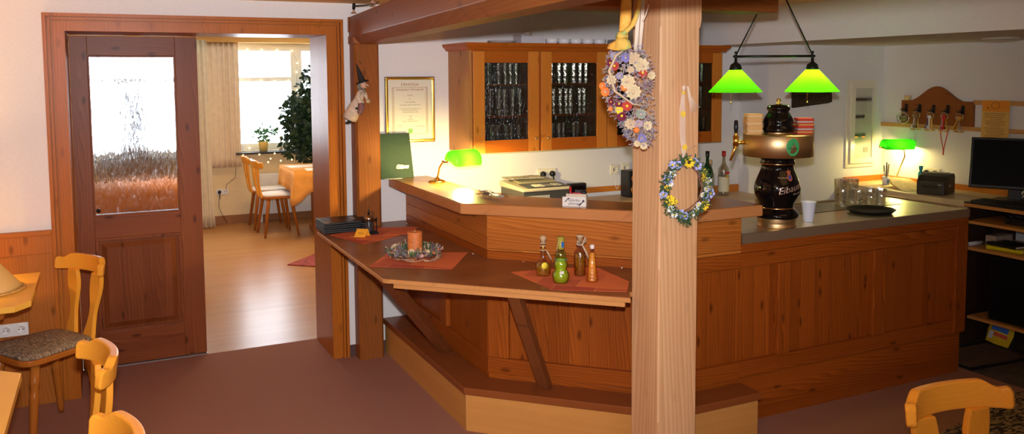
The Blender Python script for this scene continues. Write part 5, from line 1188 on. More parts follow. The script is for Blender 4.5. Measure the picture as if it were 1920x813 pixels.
def weave_mat(nm, cols, s_):
    mt, t, b = nt(nm); tc = N(t, 'ShaderNodeTexCoord'); ck = N(t, 'ShaderNodeTexChecker'); ck.inputs['Scale'].default_value = s_; ck.inputs[1].default_value = (*cols[0], 1); ck.inputs[2].default_value = (*cols[1], 1)
    lk(t, tc.outputs['Object'], ck.inputs[0]); nz = N(t, 'ShaderNodeTexNoise'); nz.inputs['Scale'].default_value = 28; lk(t, tc.outputs['Object'], nz.inputs['Vector'])
    c = mix(t, ramp(t, nz.outputs[0], [(.5, (0, 0, 0)), (.6, (1, 1, 1))]), ck.outputs[0], cols[2]); lk(t, c, b.inputs['Base Color']); b.inputs['Roughness'].default_value = .8; return mt
wy = weave_mat('yellow_weave', ((.85, .42, .06), (.70, .30, .03), (.80, .42, .07)), 400); wg_ = weave_mat('green_yellow_weave', ((.75, .42, .06), (.62, .38, .07), (.36, .40, .10)), 260)
ribbon_strip([(-.005, .355, .05, .8, .2), (-.008, .31, .055, 1, .1), (-.010, .26, .06, 1, 0), (-.014, .22, .06, .95, 0), (-.020, .20, .062, .8, 0)], .021, wy, 'ribbon')
ribbon_strip([(.045, .37, .055, .5, .5), (.042, .32, .06, .7, .5), (.030, .27, .062, .8, .4), (.015, .235, .068, .9, .2), (-.012, .21, .075, 1, 0), (-.026, .195, .072, 1.1, 0)], .013, wg_, 'ribbon')
k = MB(); k.ball(tuple(bp(-.022, .195, .06)), (.026, .020, .022), 12, 8); build(k, 'ribbon_knot', wg_, g)
ribbon_strip([(-.030, .195, .07, .7, 0), (-.020, .175, .085, 1.1, 0), (-.018, .150, .085, 1.35, .2), (-.038, .140, .07, 1.2, .6)], .024, wg_, 'ribbon')
ribbon_strip([(-.022, .19, .06, .6, .6), (-.055, .165, .068, 1, .3), (-.060, .148, .066, 1, .2), (-.034, .142, .078, .9, 0)], .020, wy, 'ribbon')

wc2 = Vector((2.384, -2.381, 1.308))
g = thing('flower_wreath', 'small wreath of blue and yellow silk flowers hanging by raffia on the pine column', 'wreath', tuple(wc2))
RW = .097; nw = Vector((0, -1, 0))
k = MB()
for j in range(9):
    a0 = rnd.uniform(0, 6); r_ = RW+rnd.uniform(-.014, .012); k.tube([((r_+rnd.uniform(-.003, .003))*math.cos(a0+i*.3), -.014+rnd.uniform(-.006, .006), (r_+rnd.uniform(-.003, .003))*1.08*math.sin(a0+i*.3)) for i in range(15)], .0022, 6)
build(k, 'twig_ring', simple('twig_red', (.22, .10, .06), .8), g)
k = MB()
for j in range(380):
    a_ = rnd.uniform(0, 6.28); p = (RW*math.cos(a_)*rnd.uniform(.82, 1.2), -.028, RW*1.08*math.sin(a_)*rnd.uniform(.85, 1.15)); sprig(k, p, rand_dir(Vector((math.cos(a_)*.6, -.8, math.sin(a_)*.6)), .7), rnd.uniform(.014, .034), .006, 5)
for j in range(34): sprig(k, (rnd.uniform(-.02, .02), -.02, -RW*1.05), rand_dir(Vector((.1, -.15, -1)), .35), rnd.uniform(.03, .065), .004, 7)
build(k, 'foliage', simple('wreath_green', (.045, .10, .035), .7), g)['kind'] = 'stuff'
wl = fm('wreath_lilac', (.42, .42, .75)); wh = fm('wreath_white', (.75, .75, .72)); wy2 = fm('wreath_yellow', (.85, .58, .02)); cen = fm('dark_center', (.06, .02, .01))
for (deg, rr_, r_, mt, cm, n) in ((85, 1.0, .024, wy2, cen, 10), (118, 1.05, .02, wl, yel, 5), (58, 1.0, .021, wl, yel, 5), (70, 1.1, .017, wl, yel, 5), (35, 1.05, .017, wy2, yel, 6), (22, .95, .015, wy2, yel, 6), (12, 1.15, .016, wh, yel, 8), (-5, 1.0, .015, wh, yel, 8), (-12, 1.25, .022, wl, yel, 5), (-28, 1.1, .020, wl, yel, 5), (-38, 1.15, .024, wy2, yel, 9), (-48, .9, .016, wh, yel, 8), (-62, 1.0, .017, wh, yel, 8), (-75, 1.05, .015, wh, yel, 8), (-95, 1.05, .019, wl, yel, 5), (-110, 1.0, .022, wl, yel, 5), (-124, 1.15, .016, wh, yel, 8), (-138, 1.1, .017, wh, yel, 8), (-155, .95, .024, wy2, yel, 10), (-172, 1.2, .018, wl, yel, 5), (175, 1.0, .014, wy2, yel, 6), (158, 1.05, .022, wl, yel, 5), (140, .95, .016, wh, yel, 8), (-142, .75, .013, wy2, yel, 6), (128, 1.2, .018, wl, yel, 5), (165, .85, .012, wh, yel, 8), (-20, .85, .013, wh, yel, 8)):
    k = MB(); a_ = R(deg); p = Vector((RW*rr_*math.cos(a_), -.038, RW*1.08*rr_*math.sin(a_))); dn = Vector((math.cos(a_)*.3-.3, -1, math.sin(a_)*.3)).normalized(); blossom(k, p, dn, r_*1.05, n, .35, .6 if n == 5 else .42, .28); build(k, 'blossom', [mt, cm], g)
k = MB(); raf = simple('raffia_pale', (.70, .52, .38), .8)
for i in range(6):
    x = -.008+.003*i; k.tube([(x*.4, -.012, .085), (x, -.016, .14), (x*1.6-.004, -.012, .22), (x*1.6-.006, -.012, .32), (x*.5-.002, -.012, .40)], .0016, 5)
k.ball((0, -.012, .405), (.008, .008, .012), 8, 6)
for i in range(7): k.tube([(0, -.014, .405), (.012+.001*i, -.018, .41), (.020+.002*i, -.016, .37), (.03+.004*i, -.016, .325+.003*i), (.035+.007*i, -.018, .30+.004*i)], .0014, 5)
k.tube([(-.001, -.012, .15), (-.012, -.016, .17), (-.028, -.018, .12), (-.032, -.02, .07)], .0012, 5); k.tube([(0, -.012, .145), (.03, -.016, .165), (.058, -.02, .17)], .0012, 5); k.ball((0, -.014, .125), (.007, .007, .012), 8, 6)
build(k, 'raffia_hanger', raf, g)
for (x, z, r_) in ((-.010, .185+.055+.06, .015), (0, .165, .015), (-.009, .385, .009)):
    k = MB(); blossom(k, Vector((x, -.020, z)), nw, r_, 6, .2, .45, .25); build(k, 'star_blossom', [wy2, yel], g)

# ================================================================== WITCH DOLL, SPOTS
g = thing('witch_doll', 'little witch doll with pointed black hat hung on the wall post beside the doorway', 'doll', (1.655, -.165, 1.60))
cl = simple('witch_cloth', (.62, .47, .33), .9, noise=.15, nscale=60); skin = simple('witch_skin', (.62, .36, .24), .7); dkc = simple('witch_dark', (.015, .014, .013), .8)
RZD = Matrix.Rotation(-.45, 4, 'Z')
def TW(p): return tuple(RZD @ Vector(p))
k = MB(); k.tube([TW(p) for p in ((.030, 0, .085), (.022, 0, .055), (.008, .0, .02), (-.015, 0, -.02), (-.038, 0, -.07), (-.048, 0, -.092))], [.016, .024, .030, .038, .045, .043], 14); build(k, 'dress', cl, g)
k = MB(); k.tube([TW(p) for p in ((.022, -.022, .075), (.012, -.036, .045), (.024, -.040, .015), (.048, -.032, .012))], [.016, .015, .013, .008], 10); k.tube([TW(p) for p in ((.034, .01, .08), (.052, .0, .055), (.062, -.008, .03))], [.013, .012, .007], 10); build(k, 'sleeves', cl, g)
k = MB(); k.tube([TW(p) for p in ((.030, -.028, .01), (.032, -.034, -.02), (.024, -.038, -.052), (.036, -.034, -.062))], [.018, .022, .016, .004], 10); build(k, 'apron', simple('witch_apron', (.22, .10, .09), .9, noise=.4, nscale=80), g)
k = MB(); k.ball(TW((.040, -.004, .118)), (.020, .020, .024), 12, 8); k.tube([TW((.055, -.008, .120)), TW((.070, -.010, .112)), TW((.073, -.010, .104))], [.006, .005, .002], 8); k.tube([TW((.052, -.006, .102)), TW((.062, -.007, .098))], [.006, .003], 8); build(k, 'head', skin, g)
k = MB(); 
for i in range(14): a_ = i*.45; k.tube([TW((.028+.010*math.cos(a_), .012*math.sin(a_), .130)), TW((.022+.018*math.cos(a_), .020*math.sin(a_), .108)), TW((.024+.016*math.cos(a_), .018*math.sin(a_), .088))], .003, 5)
k.tube([TW((.05, -.012, .095)), TW((.046, -.02, .078)), TW((.05, -.02, .058))], [.004, .007, .002], 6); build(k, 'hair', simple('witch_hair', (.25, .22, .17), .9), g)
hx = Matrix.Translation(Vector(TW((.034, 0, .134)))) @ Matrix.Rotation(-.30, 4, 'Y')
k = MB(); k.lathe([(.040, -.002), (.038, .002), (.021, .006), (.016, .04), (.008, .085), (.002, .115), (0, .117)], 18, hx); build(k, 'hat', dkc, g)
k = MB(); k.ball(TW((-.058, -.004, -.112)), (.016, .010, .008), 10, 6); k.ball(TW((-.040, -.006, -.106)), (.010, .008, .008), 8, 6); k.tube([TW((-.05, 0, -.09)), TW((-.054, -.002, -.108))], .007, 8); k.box(-.002, .012, -.046, -.042, -.03, -.018, T=RZD); build(k, 'boots', dkc, g)
k = MB(); k.lathe([(.010, 0), (.014, .003), (.014, .006), (0, .006)], 14, Matrix.Translation(Vector(TW((.068, -.012, .018)))) @ Matrix.Rotation(1.2, 4, 'X')); build(k, 'little_drum', simple('drum_tan', (.55, .42, .22), .6), g)
k = MB(); k.tube([TW((.034, .0, .24)), (.03, .045, .26)], .001, 5); build(k, 'hanging_thread', dkc, g)

def spot(lab, loc, rz, cable=True):
    g = thing('spotlight', lab, 'spotlight', loc, rz)
    k = MB(); k.tube([(0, 0, .0), (.002, 0, .03), (.006, 0, .036)], [.009, .010, .005], 10); k.tube([(.008, 0, .022), (.07, -.05, .024), (.14, -.12, .035)], .0022, 5); k.tube([(.008, 0, .016), (.07, -.05, .018), (.14, -.12, .030)], .0018, 5); build(k, 'lamp_arm', black_m, g)
    k = MB(); k.lathe([(.004, -.002), (.006, -.012), (.018, -.022), (.0185, -.024)], 20, cap=False); build(k, 'glass_reflector', simple('reflector', (.85, .55, .40), .15, .6), g)
    k = MB(); k.tube([(0, 0, -.002), (0, 0, -.014)], .005, 8); build(k, 'bulb', chrome, g)
spot('tiny black halogen spotlight on a rod above the end of the beam by the doorway', (1.660, -.115, 2.172), -.2)
spot('tiny black halogen spotlight on the long beam at the top edge of the photo', (1.575, -.80, 2.175), -.2)

# ================================================================== CHAIRS AND TABLES
def crest(k, w=.195, sag=.075, th_=.030, zc=0):
    n = 40; vs = []
    for i in range(n+1):
        u = -1+2*i/n; a = abs(u)
        x = w*math.sin(u*1.25)/math.sin(1.25); y = -sag*(1-math.cos(u*1.25))/(1-math.cos(1.25))
        if a < .48: t_ = .052
        elif a < .78: f_ = (a-.48)/.30; t_ = .052-.026*(.5-.5*math.cos(PI*f_))
        elif a < .92: t_ = .026+.004*math.sin(PI*(a-.78)/.28)
        else: t_ = .028-.016*((a-.92)/.08)**2
        b_ = -.036+.006*(1-a*a)+(.008*((a-.92)/.08)**2 if a > .92 else 0)
        dx, dy = w*math.cos(u*1.25), -sag*math.sin(u*1.25)*1.2; l = math.hypot(dx, dy); nx, ny = -dy/l, dx/l
        for s2 in (-.5, .5): vs.append((x+nx*th_*s2, y+ny*th_*s2-.004*s2, b_+zc)); vs.append((x+nx*th_*s2, y+ny*th_*s2, t_+zc))
    fs = [(0, 1, 3, 2), (4*n+2, 4*n+3, 4*n+1, 4*n)]
    for i in range(n):
        a = 4*i; b_ = a+4; fs += [(a+1, a, b_, b_+1), (a+2, a+3, b_+3, b_+2), (a+3, a+1, b_+1, b_+3), (a, a+2, b_+2, b_)]
    k.add(vs, fs); k.sm = [False]*len(k.f)
def upright(k, s):
    n = 22; vs = []
    for i in range(n+1):
        t_ = i/n; z = .432+(.775-.432)*t_; y = .185+.048*t_+.010*math.sin(PI*t_)
        out = .150 + .0*t_ - .050*math.sin(PI*min(1, t_*1.25))*(1 if t_ < .8 else 1)
        c = .078+.022*math.cos(2*PI*t_*.95)*(.9); hw = .030+.017*math.cos(2*PI*(t_*1.0))+.006*t_
        c = .074+.030*t_**1.3; hw = .033+.011*math.cos(2*PI*t_*1.15+.3)
        for q, r_ in ((-hw, -.011), (hw, -.011), (hw, .011), (-hw, .011)): vs.append((s*(c+q), y+r_, z))
    fs = [(3, 2, 1, 0), (4*n, 4*n+1, 4*n+2, 4*n+3)]
    for i in range(n):
        for j in range(4): a = 4*i+j; b_ = 4*i+(j+1) % 4; fs.append((a, b_, b_+4, a+4))
    if s < 0: fs = [f[::-1] for f in fs]
    k.add(vs, fs); k.sm = [False]*len(k.f)
def seat_poly(w0, w1, d, r, n=6):
    cs = [(-w0, -d), (w0, -d), (w1, d*.92), (-w1, d*.92)]; out = []
    for i, c in enumerate(cs):
        p = Vector(cs[i-1]); q = Vector(cs[(i+1) % 4]); c = Vector(c); a = (p-c).normalized()*r; b_ = (q-c).normalized()*r
        for j in range(n+1): t_ = j/n; out.append(tuple((c+a)*(1-t_)**2+c*2*t_*(1-t_)+(c+b_)*t_**2))
    return out
def leg_mesh(k, top, bot, ringed=True):
    M_, L = along(bot, top)
    pr2 = [(.012, 0), (.0155, .08*L), (.019, .5*L), (.0205, .60*L), (.022, .615*L), (.020, .63*L), (.017, .66*L), (.0185, .73*L), (.021, .76*L), (.0225, .775*L), (.021, .79*L), (.021, L)] if ringed else [(.012, 0), (.019, .75*L), (.021, L)]
    k.lathe(pr2, 14, M_)
def fabric_mat():
    mt, t, b = nt('seat_fabric'); tc = N(t, 'ShaderNodeTexCoord'); mp = N(t, 'ShaderNodeMapping'); mp.inputs['Scale'].default_value = (40, 240, 30); mp.inputs['Rotation'].default_value = (0, 0, .6)
    lk(t, tc.outputs['Object'], mp.inputs[0]); nz = N(t, 'ShaderNodeTexNoise'); nz.inputs['Scale'].default_value = 1; nz.inputs['Detail'].default_value = 3; lk(t, mp.outputs[0], nz.inputs['Vector'])
    c = ramp(t, nz.outputs[0], [(.35, (.09, .055, .035)), (.5, (.24, .17, .11)), (.65, (.42, .32, .21))]); lk(t, c, b.inputs['Base Color']); b.inputs['Roughness'].default_value = .95; return mt
def make_chair(lab, loc, rz, fab, cushion=None, ringed=True):
    g = thing('dining_chair', lab, 'chair', loc, rz)
    k = MB(); k.prism(seat_poly(.215, .175, .205, .09), .422, .450); build(k, 'seat_frame', W_leg('X'), g, bevel=.006)
    k = MB(); ps = seat_poly(.205, .165, .195, .085); n = len(ps)
    vs = [(x, y, .4505) for x, y in ps]+[(x*.985, y*.985, .462) for x, y in ps]+[(x*.90, y*.90, .471) for x, y in ps]+[(x*.5, y*.5, .476) for x, y in ps]
    fs = [tuple(range(n-1, -1, -1)), tuple(range(3*n, 4*n))]+[(j*n+i, j*n+(i+1) % n, (j+1)*n+(i+1) % n, (j+1)*n+i) for j in range(3) for i in range(n)]
    k.add(vs, fs); k.sm = [True]*len(k.f); build(k, 'seat_pad', fab, g)
    for s in (-1, 1):
        k = MB(); upright(k, s); build(k, 'back_upright', W_chair('Z'), g, bevel=.004)
    k = MB(); crest(k); o = build(k, 'crest_rail', W_chair('X'), g, loc=(0, .262, .800), bevel=.006); o.rotation_euler = (-.12, 0, 0)
    for sx, sy in ((-1, -1), (1, -1), (-1, 1), (1, 1)):
        k = MB(); leg_mesh(k, (sx*.145, sy*.125, .425), (sx*.195, sy*.185, 0), ringed); build(k, 'leg', W_leg('Z'), g)
    return g
ch1 = make_chair('wooden chair with striped brown seat standing beside the door and corner table', (-.035, -.45, .0), R(-57), fabric_mat())
for s_lab, loc, rz in (('wooden chair seen edge on, tucked in at the lower left table', (.012, -2.05, 0), R(-80)),
                       ('wooden chair nearest the viewer at the lower left, only its crest in view', (.065, -2.80, 0), R(-80)),
                       ('wooden chair at the lower right corner of the photo, only its crest in view', (2.46, -3.77, 0), R(-6))):
    clone(ch1, loc, rz, s_lab)
# tables
def table(lab, pts, leg, rz=0):
    g = thing('dining_table', lab, 'table', (leg[0], leg[1], 0))
    k = MB(); k.prism([(x-leg[0], y-leg[1]) for x, y in pts], .722, .750); build(k, 'tabletop', W_table('X'), g, bevel=.003)
    k = MB(); k.prism([(x*.8, y*.8) for x, y in [(x-leg[0], y-leg[1]) for x, y in pts]], .665, .7215); build(k, 'apron', W_leg('X'), g)
    k = MB(); k.box(-.06, .06, -.06, .06, .06, .665); k.box(-.30, .30, -.05, .05, 0, .06); k.box(-.05, .05, -.25, .25, 0, .0595); build(k, 'pedestal', W_leg('Z'), g, bevel=.004)
    return g
table('light wooden corner table with chamfered corner at the left edge', [(-1.2, -.13), (-.055, -.13), (-.055, -.76), (-.115, -.845), (-1.2, -.845)], (-.65, -.49))
table('light wooden table at the lower left edge with a straw coaster', [(-1.15, -1.775), (-.075, -1.775), (-.010, -1.835), (-.010, -2.75), (-.08, -2.82), (-1.15, -2.82)], (-.6, -2.3))
straw = simple('straw', (.62, .36, .10), .9, noise=.4, nscale=120, bump=.6)
def coaster(loc, r, lab, name='straw_mat'):
    k = MB()
    for i in range(int(r/.011)):
        rr_ = r-.0055-i*.011
        if rr_ > .006: k.tube([(rr_*math.cos(t_), rr_*math.sin(t_), .005) for t_ in [j*PI/16 for j in range(32)]], .0058, 6, closed=True)
    tag(build(k, name, straw, loc=loc), lab, 'straw mat')
coaster((-.265, -.47, .751), .170, 'round straw mat under the beige cloth cone on the corner table')
coaster((-.150, -1.985, .751), .075, 'small round straw coaster on the lower left table')
k = MB(); k.smooth = True
k.grid(lambda u, v: ((.155*(1-v)+.002)*(1+.03*math.sin(u*2*PI*5)*(1-v))*math.cos(u*2*PI), (.155*(1-v)+.002)*(1+.03*math.sin(u*2*PI*5)*(1-v))*math.sin(u*2*PI), .21*v), 48, 8, closed_u=True)
tag(build(k, 'cloth_cone', simple('cone_beige', (.80, .50, .18), .8), loc=(-.272, -.47, .7635), solid=.003), 'beige cone of folded cloth standing on the straw mat at the left edge', 'napkin')
# table lamp just outside the left edge, the source of the glow on the wall
g = thing('table_lamp', 'small cream shaded lamp on the corner table beyond the left edge', 'lamp', (-.62, -.35, .751))
k = MB(); k.lathe([(.06, 0), (.06, .01), (.02, .03), (.03, .10), (.02, .2), (.008, .26), (0, .26)], 20); build(k, 'base', brass, g)
k = MB(); k.lathe([(.14, .24), (.085, .42)], 28, cap=False)
lm, lt_, lb_ = nt('lamp_shade_cloth'); lt_.nodes.remove(lb_); tl = N(lt_, 'ShaderNodeBsdfTranslucent'); tl.inputs[0].default_value = (.9, .7, .4, 1); lk(lt_, tl.outputs[0], lt_.nodes['Material Output'].inputs[0])
build(k, 'lamp_shade', lm, g)
lo = light('lamp_light', 'POINT', (0, 0, 0), 16, (1, .62, .22), .04); lo.parent = g; lo.location = (0, 0, .33); lo.data.energy = 26

# ================================================================== FAR ROOM
def drape(name, lab, x0, x1, z0, z1, y, waves, amp, mt, flare=0):
    k = MB(); k.smooth = True; nu = waves*8
    def fn(u, v):
        e = flare*(1-v)*(1-v); x = x0+(x1-x0)*u + e*(u-.3); return (x, y-amp*math.sin(u*waves*2*PI)*(.75+.25*math.cos(u*9))-(.01*(1-v)), z0+(z1-z0)*v)
    k.grid(fn, nu+1, 14); return tag(build(k, name, mt, solid=.002), lab, 'curtain')
cm = simple('curtain_beige', (.78, .65, .48), .9, noise=.06, nscale=15); cm2 = simple('curtain_sand', (.74, .66, .50), .9, noise=.06, nscale=15)
drape('curtain', 'short gathered beige curtain hanging left of the far window', 1.30, 1.725, .70, 2.20, 5.27, 7, .022, cm)
drape('curtain', 'long pale curtain reaching the floor beside the short one', 1.17, 1.36, .012, 2.20, 5.18, 4, .020, cm2, .05)
drape('curtain', 'gathered beige curtain left of the window behind the door glass', -.30, -.02, .70, 2.20, 5.27, 5, .020, cm)
# radiator
def radiator(x0, x1, lab, mt, z0=.10, z1=.60):
    g = thing('radiator', lab, 'radiator', (x0, 5.30, 0)); k = MB(); L = x1-x0; k.box(0, L, 0, .06, z0, z1)
    n = int(L/.035)
    for i in range(n): k.box(i*.035+.006, i*.035+.028, -.008, 0, z0+.02, z1-.02)
    build(k, 'panel', mt, g, bevel=.002); k = MB(); k.box(.05, .08, .06, .098, z1-.1, z1-.06); k.box(L-.08, L-.05, .06, .098, z1-.1, z1-.06); k.box(.05, .08, .02, .05, 0, z0); build(k, 'bracket', white_p, g)
radiator(1.88, 3.0, 'white panel radiator under the far window behind the chairs', white_p)
radiator(.20, 1.0, 'radiator under the window behind the wavy door glass', simple('rad_brown', (.35, .22, .14), .5), .12, .76)
# far chairs: plain splayed legs, white cushions
fc = make_chair('far room wooden chair with white cushion, the one nearer the doorway', (1.985, 4.46, 0), R(93), simple('cushion_white', (.78, .76, .72), .9), ringed=False)
for o in fc.children:
    if o.name.startswith('seat_pad'): o.scale = (1, 1, 1.0); o.name = 'cushion'
clone(fc, (1.965, 4.985, 0), R(90), 'far room wooden chair with white cushion, the one nearer the window')
# table with orange cloth
def cloth_table(lab, x0, x1, y0, y1, zt, mt, corner=.38, clab=''):
    g = thing('dining_table', lab, 'table', ((x0+x1)/2, (y0+y1)/2, 0)); cx, cy_ = (x0+x1)/2, (y0+y1)/2
    build(MB().box(x0-cx+.01, x1-cx-.01, y0-cy_+.01, y1-cy_-.01, zt-.03, zt-.003), 'tabletop', W_leg('X'), g)
    for sx in (-1, 1): k = MB(); k.box(sx*(x1-cx-.34)-.04, sx*(x1-cx-.34)+.04, -.22, .22, .05, zt-.03); k.box(sx*(x1-cx-.34)-.045, sx*(x1-cx-.34)+.045, -.32, .32, 0, .05); build(k, 'trestle', W_leg('Z'), g)
    k = MB(); k.box(x0, x1, y0, y1, zt-.002, zt)
    per = []; n = 24
    for (ax, ay, bx, by) in ((x0, y0, x1, y0), (x1, y0, x1, y1), (x1, y1, x0, y1), (x0, y1, x0, y0)):
        L = math.hypot(bx-ax, by-ay)
        for i in range(n): t_ = i/n; d_ = min(t_, 1-t_)*L; per.append((ax+(bx-ax)*t_, ay+(by-ay)*t_, max(0, 1-d_/.16)*(1 if ay+(by-ay)*t_ < cy_ else .1)))
    N_ = len(per); vs = []
    for x, y, c in per:
        dx, dy = x-cx, y-cy_; l = math.hypot(dx, dy)
        for j in range(5):
            v = j/4; o_ = .006+.05*v*(.4+c*1.2) + .006*math.sin((x+y)*40)*v; nx = (1 if x >= x1-1e-6 else -1 if x <= x0+1e-6 else 0); ny = (1 if y >= y1-1e-6 else -1 if y <= y0+1e-6 else 0)
            vs.append((x+nx*o_*(1-.3*c), y+ny*o_*(1-.3*c), zt-(.22+corner*.45*c**1.3)*v))
    fs = [(i*5+j, ((i+1) % N_)*5+j, ((i+1) % N_)*5+j+1, i*5+j+1) for i in range(N_) for j in range(4)]
    k.add(vs, fs); k.sm = [True]*len(k.f); c_ = build(k, 'tablecloth', mt, solid=.0015); tag(c_, clab, 'tablecloth'); return g
oc = simple('cloth_orange', (.80, .36, .07), .85, noise=.1, nscale=12)
cloth_table('far room table with hanging cloth under the ficus', 2.085, 3.2, 3.90, 4.76, .752, oc, .32, clab='orange tablecloth with pointed corner on the far room table')
cloth_table('table seen blurred through the door glass', .10, .98, 3.2, 3.9, .76, simple('cloth_terracotta', (.78, .28, .07), .85), .30, clab='terracotta tablecloth seen through the wavy door glass')
for i, (x, y, rz) in enumerate(((2.30, 4.45, .1), (2.42, 4.05, -.1))):
    k = MB(); k.box(-.19, .19, -.13, .13, 0, .003); tag(build(k, 'placemat', simple('pm_white', (.85, .82, .72), .7), loc=(x, y, .7535), rz=rz), ('white placemat at the rear of the orange tablecloth', 'white placemat at the near left corner of the orange tablecloth')[i], 'placemat')
# ficus
def leafcloud(k, c, r, n, L=.07, droop=.6):
    for i in range(n):
        v = Vector((rnd.gauss(0, .5), rnd.gauss(0, .5), rnd.gauss(0, .5)))
        if v.length > 1: v.normalize()
        p = Vector((c[0]+v.x*r[0], c[1]+v.y*r[1], c[2]+v.z*r[2])); d = Vector((rnd.gauss(0, 1), rnd.gauss(0, 1), rnd.gauss(0, .6)-droop)).normalized(); s_ = d.cross(Vector((rnd.random(), rnd.random(), rnd.random()))).normalized()*L*.28; l = L*rnd.uniform(.7, 1.2)
        k.add([tuple(p), tuple(p+d*l*.45+s_), tuple(p+d*l), tuple(p+d*l*.45-s_)], [(0, 1, 2, 3)])
g = thing('ficus_tree', 'tall dark green ficus hiding the right half of the far window', 'potted plant', (2.72, 5.05, 0))
k = MB(); leafcloud(k, (-.26, -.02, 1.28), (.28, .14, .36), 900, .10); leafcloud(k, (-.28, -.05, 1.02), (.28, .12, .25), 350, .10); leafcloud(k, (-.22, -.12, .86), (.10, .08, .2), 120); leafcloud(k, (-.02, .0, 1.5), (.35, .2, .45), 900); leafcloud(k, (-.24, .02, 1.78), (.07, .06, .06), 26); leafcloud(k, (-.50, .0, 1.44), (.08, .05, .05), 22); leafcloud(k, (-.42, .0, 1.12), (.09, .06, .08), 50)
build(k, 'foliage', simple('ficus_green', (.018, .05, .022), .5), g)['kind'] = 'stuff'
k = MB()
for dx in (0, .03, -.02): k.tube([(dx, 0, .30), (dx*2-.03, 0, .7), (dx*4-.1, 0, 1.1), (dx*6-.15, 0, 1.6)], [.018, .015, .012, .006], 8)
k.tube([(-.1, 0, 1.2), (-.3, 0, 1.35), (-.52, 0, 1.48)], .004, 6); k.tube([(-.12, 0, 1.5), (-.2, .01, 1.7), (-.25, .02, 1.85)], .004, 6)
build(k, 'trunk', simple('bark', (.2, .13, .08), .9), g)
k = MB(); k.lathe([(0, 0), (.10, 0), (.13, .30), (.14, .30), (.14, .33), (.12, .33), (.115, .28), (0, .28)], 28); build(k, 'pot', simple('pot_terracotta', (.4, .16, .08), .8), g)
g = thing('potted_plant', 'small leafy plant in a yellow pot on the far window sill', 'potted plant', (1.99, 5.30, .8725))
k = MB(); k.lathe([(0, 0), (.045, 0), (.060, .11), (.062, .118), (.056, .118), (.05, .10), (0, .10)], 24); build(k, 'pot', simple('pot_yellow', (.85, .62, .18), .5), g)
k = MB(); leafcloud(k, (.0, 0, .21), (.11, .08, .10), 90, .06, .0); leafcloud(k, (.12, 0, .22), (.06, .05, .05), 24, .06, 0); build(k, 'foliage', simple('leaf_green', (.05, .16, .05), .5), g)['kind'] = 'stuff'
k = MB(); k.tube([(0, 0, .10), (.01, 0, .2)], .008, 6); k.tube([(0, 0, .10), (.06, 0, .2)], .005, 6); build(k, 'stem', simple('stem_green', (.12, .2, .05), .6), g)
g = thing('potted_plant', 'tall plant on the sill silhouetted in the wavy door glass', 'potted plant', (.57, 5.29, .8725))
k = MB(); k.lathe([(0, 0), (.10, 0), (.13, .20), (.11, .20), (0, .18)], 24); build(k, 'pot', simple('pot_grey', (.20, .2, .22), .5), g)
k = MB(); leafcloud(k, (0, -.05, .62), (.13, .05, .45), 420, .09, .3); leafcloud(k, (0, -.03, .32), (.2, .07, .15), 120, .09, .2); build(k, 'foliage', simple('leaf_bluegreen', (.08, .11, .14), .5), g)['kind'] = 'stuff'
k = MB(); k.tube([(0, 0, .18), (0, -.02, 1.0)], .008, 6); build(k, 'stem', simple('stem_green', (.12, .2, .05), .6), g)
g = thing('hanging_ornament', 'grey ornament with red bow hanging in the window behind the door glass', 'ornament', (.60, 5.39, 1.78))
k = MB(); k.ball((0, 0, .16), (.10, .02, .11), 14, 8); k.tube([(0, 0, .27), (0, 0, .45)], .003, 5); build(k, 'body', simple('orn_grey', (.25, .27, .32), .6), g)
k = MB(); k.ball((-.03, -.01, .30), (.035, .012, .03), 10, 6); k.ball((.04, -.01, .31), (.035, .012, .03), 10, 6); build(k, 'bow', simple('bow_red', (.6, .03, .05), .5), g)
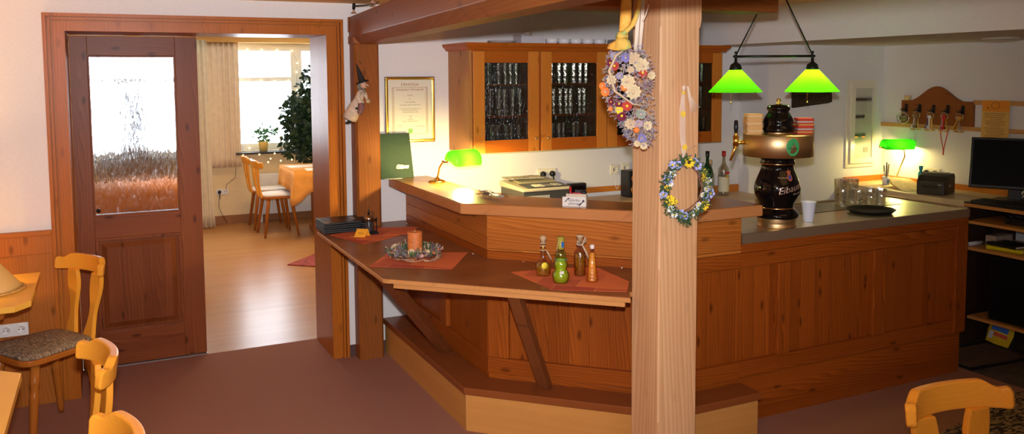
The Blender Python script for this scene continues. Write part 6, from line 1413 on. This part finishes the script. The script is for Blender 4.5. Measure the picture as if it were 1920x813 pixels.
# fairy lights
g = thing('fairy_lights', 'string of warm fairy lights round the far window frame and sill', 'fairy lights', (1.72, 5.40, .80))
path = [(1.74, 2.10), (1.85, 2.115), (2.02, 2.11), (2.20, 2.11), (2.38, 2.10), (2.44, 1.95), (2.43, 1.84), (2.43, 1.62), (2.33, 1.735), (2.16, 1.73), (2.0, 1.735), (1.85, 1.72), (1.735, 1.83), (1.75, 1.2), (1.735, .855), (1.84, .92), (1.92, .855), (2.05, .80), (2.02, .76), (2.10, .86), (2.17, .77), (2.23, .865), (2.30, .775), (2.36, .87), (2.41, .78), (2.45, .70)]
k = MB(); k.tube([(x-1.72, (-.008 if z > .9 else -.215) if z < .93 or True else 0, z-.80) for x, z in path], .0015, 4); build(k, 'cable', simple('cable_green', (.35, .33, .25), .6), g)
bm2 = simple('fairy_bulb', (1, .8, .4), .4, emit=(1, .68, .22), es=7)
for x, z in path: k = MB(); k.ball((x-1.72, -.014 if z > .9 else -.22, z-.80-.012), .0095, 8, 6); build(k, 'bulb', bm2, g)
plate_socket('wall_socket', 'white socket with charger on the far wall below the curtain', 1.44, .36, 2, y=5.398, w_=.07, plugs=(0,), mat=white_p)
k = MB(); k.tube([(1.475, 5.36, .38), (1.46, 5.37, .22), (1.50, 5.37, .12), (1.55, 5.37, .02)], .003, 6); k.tube([(1.55, 5.38, .42), (1.56, 5.385, .48), (1.66, 5.385, .56), (1.68, 5.385, .72)], .0025, 6)
tag(build(k, 'cable', black_p), 'thin dark cable running to the far wall socket', 'cable')
k = MB(); k.prism([(1.77, 2.79), (2.08, 2.52), (2.75, 3.1), (2.4, 3.45)], .0, .010)
tag(build(k, 'small_rug', simple('rug_red', (.30, .05, .04), .95, noise=.5, nscale=30)), 'red woven rug on the far room floor at the doorway edge', 'rug')
g = thing('coat_hook', 'small gilt hook figure on the orange cloth side', 'figurine', (2.53, 4.9, .873)) if False else None
g = thing('figurine', 'small pale wooden bird figure on the window sill beside the yellow pot', 'figurine', (2.20, 5.31, .8725))
k = MB(); k.ball((0, 0, .16), (.018, .018, .022), 12, 8); k.tube([(0, 0, .0), (0, 0, .06), (0, 0, .15)], [.022, .014, .008], 10); build(k, 'body', simple('fig_pale', (.75, .6, .42), .6), g)
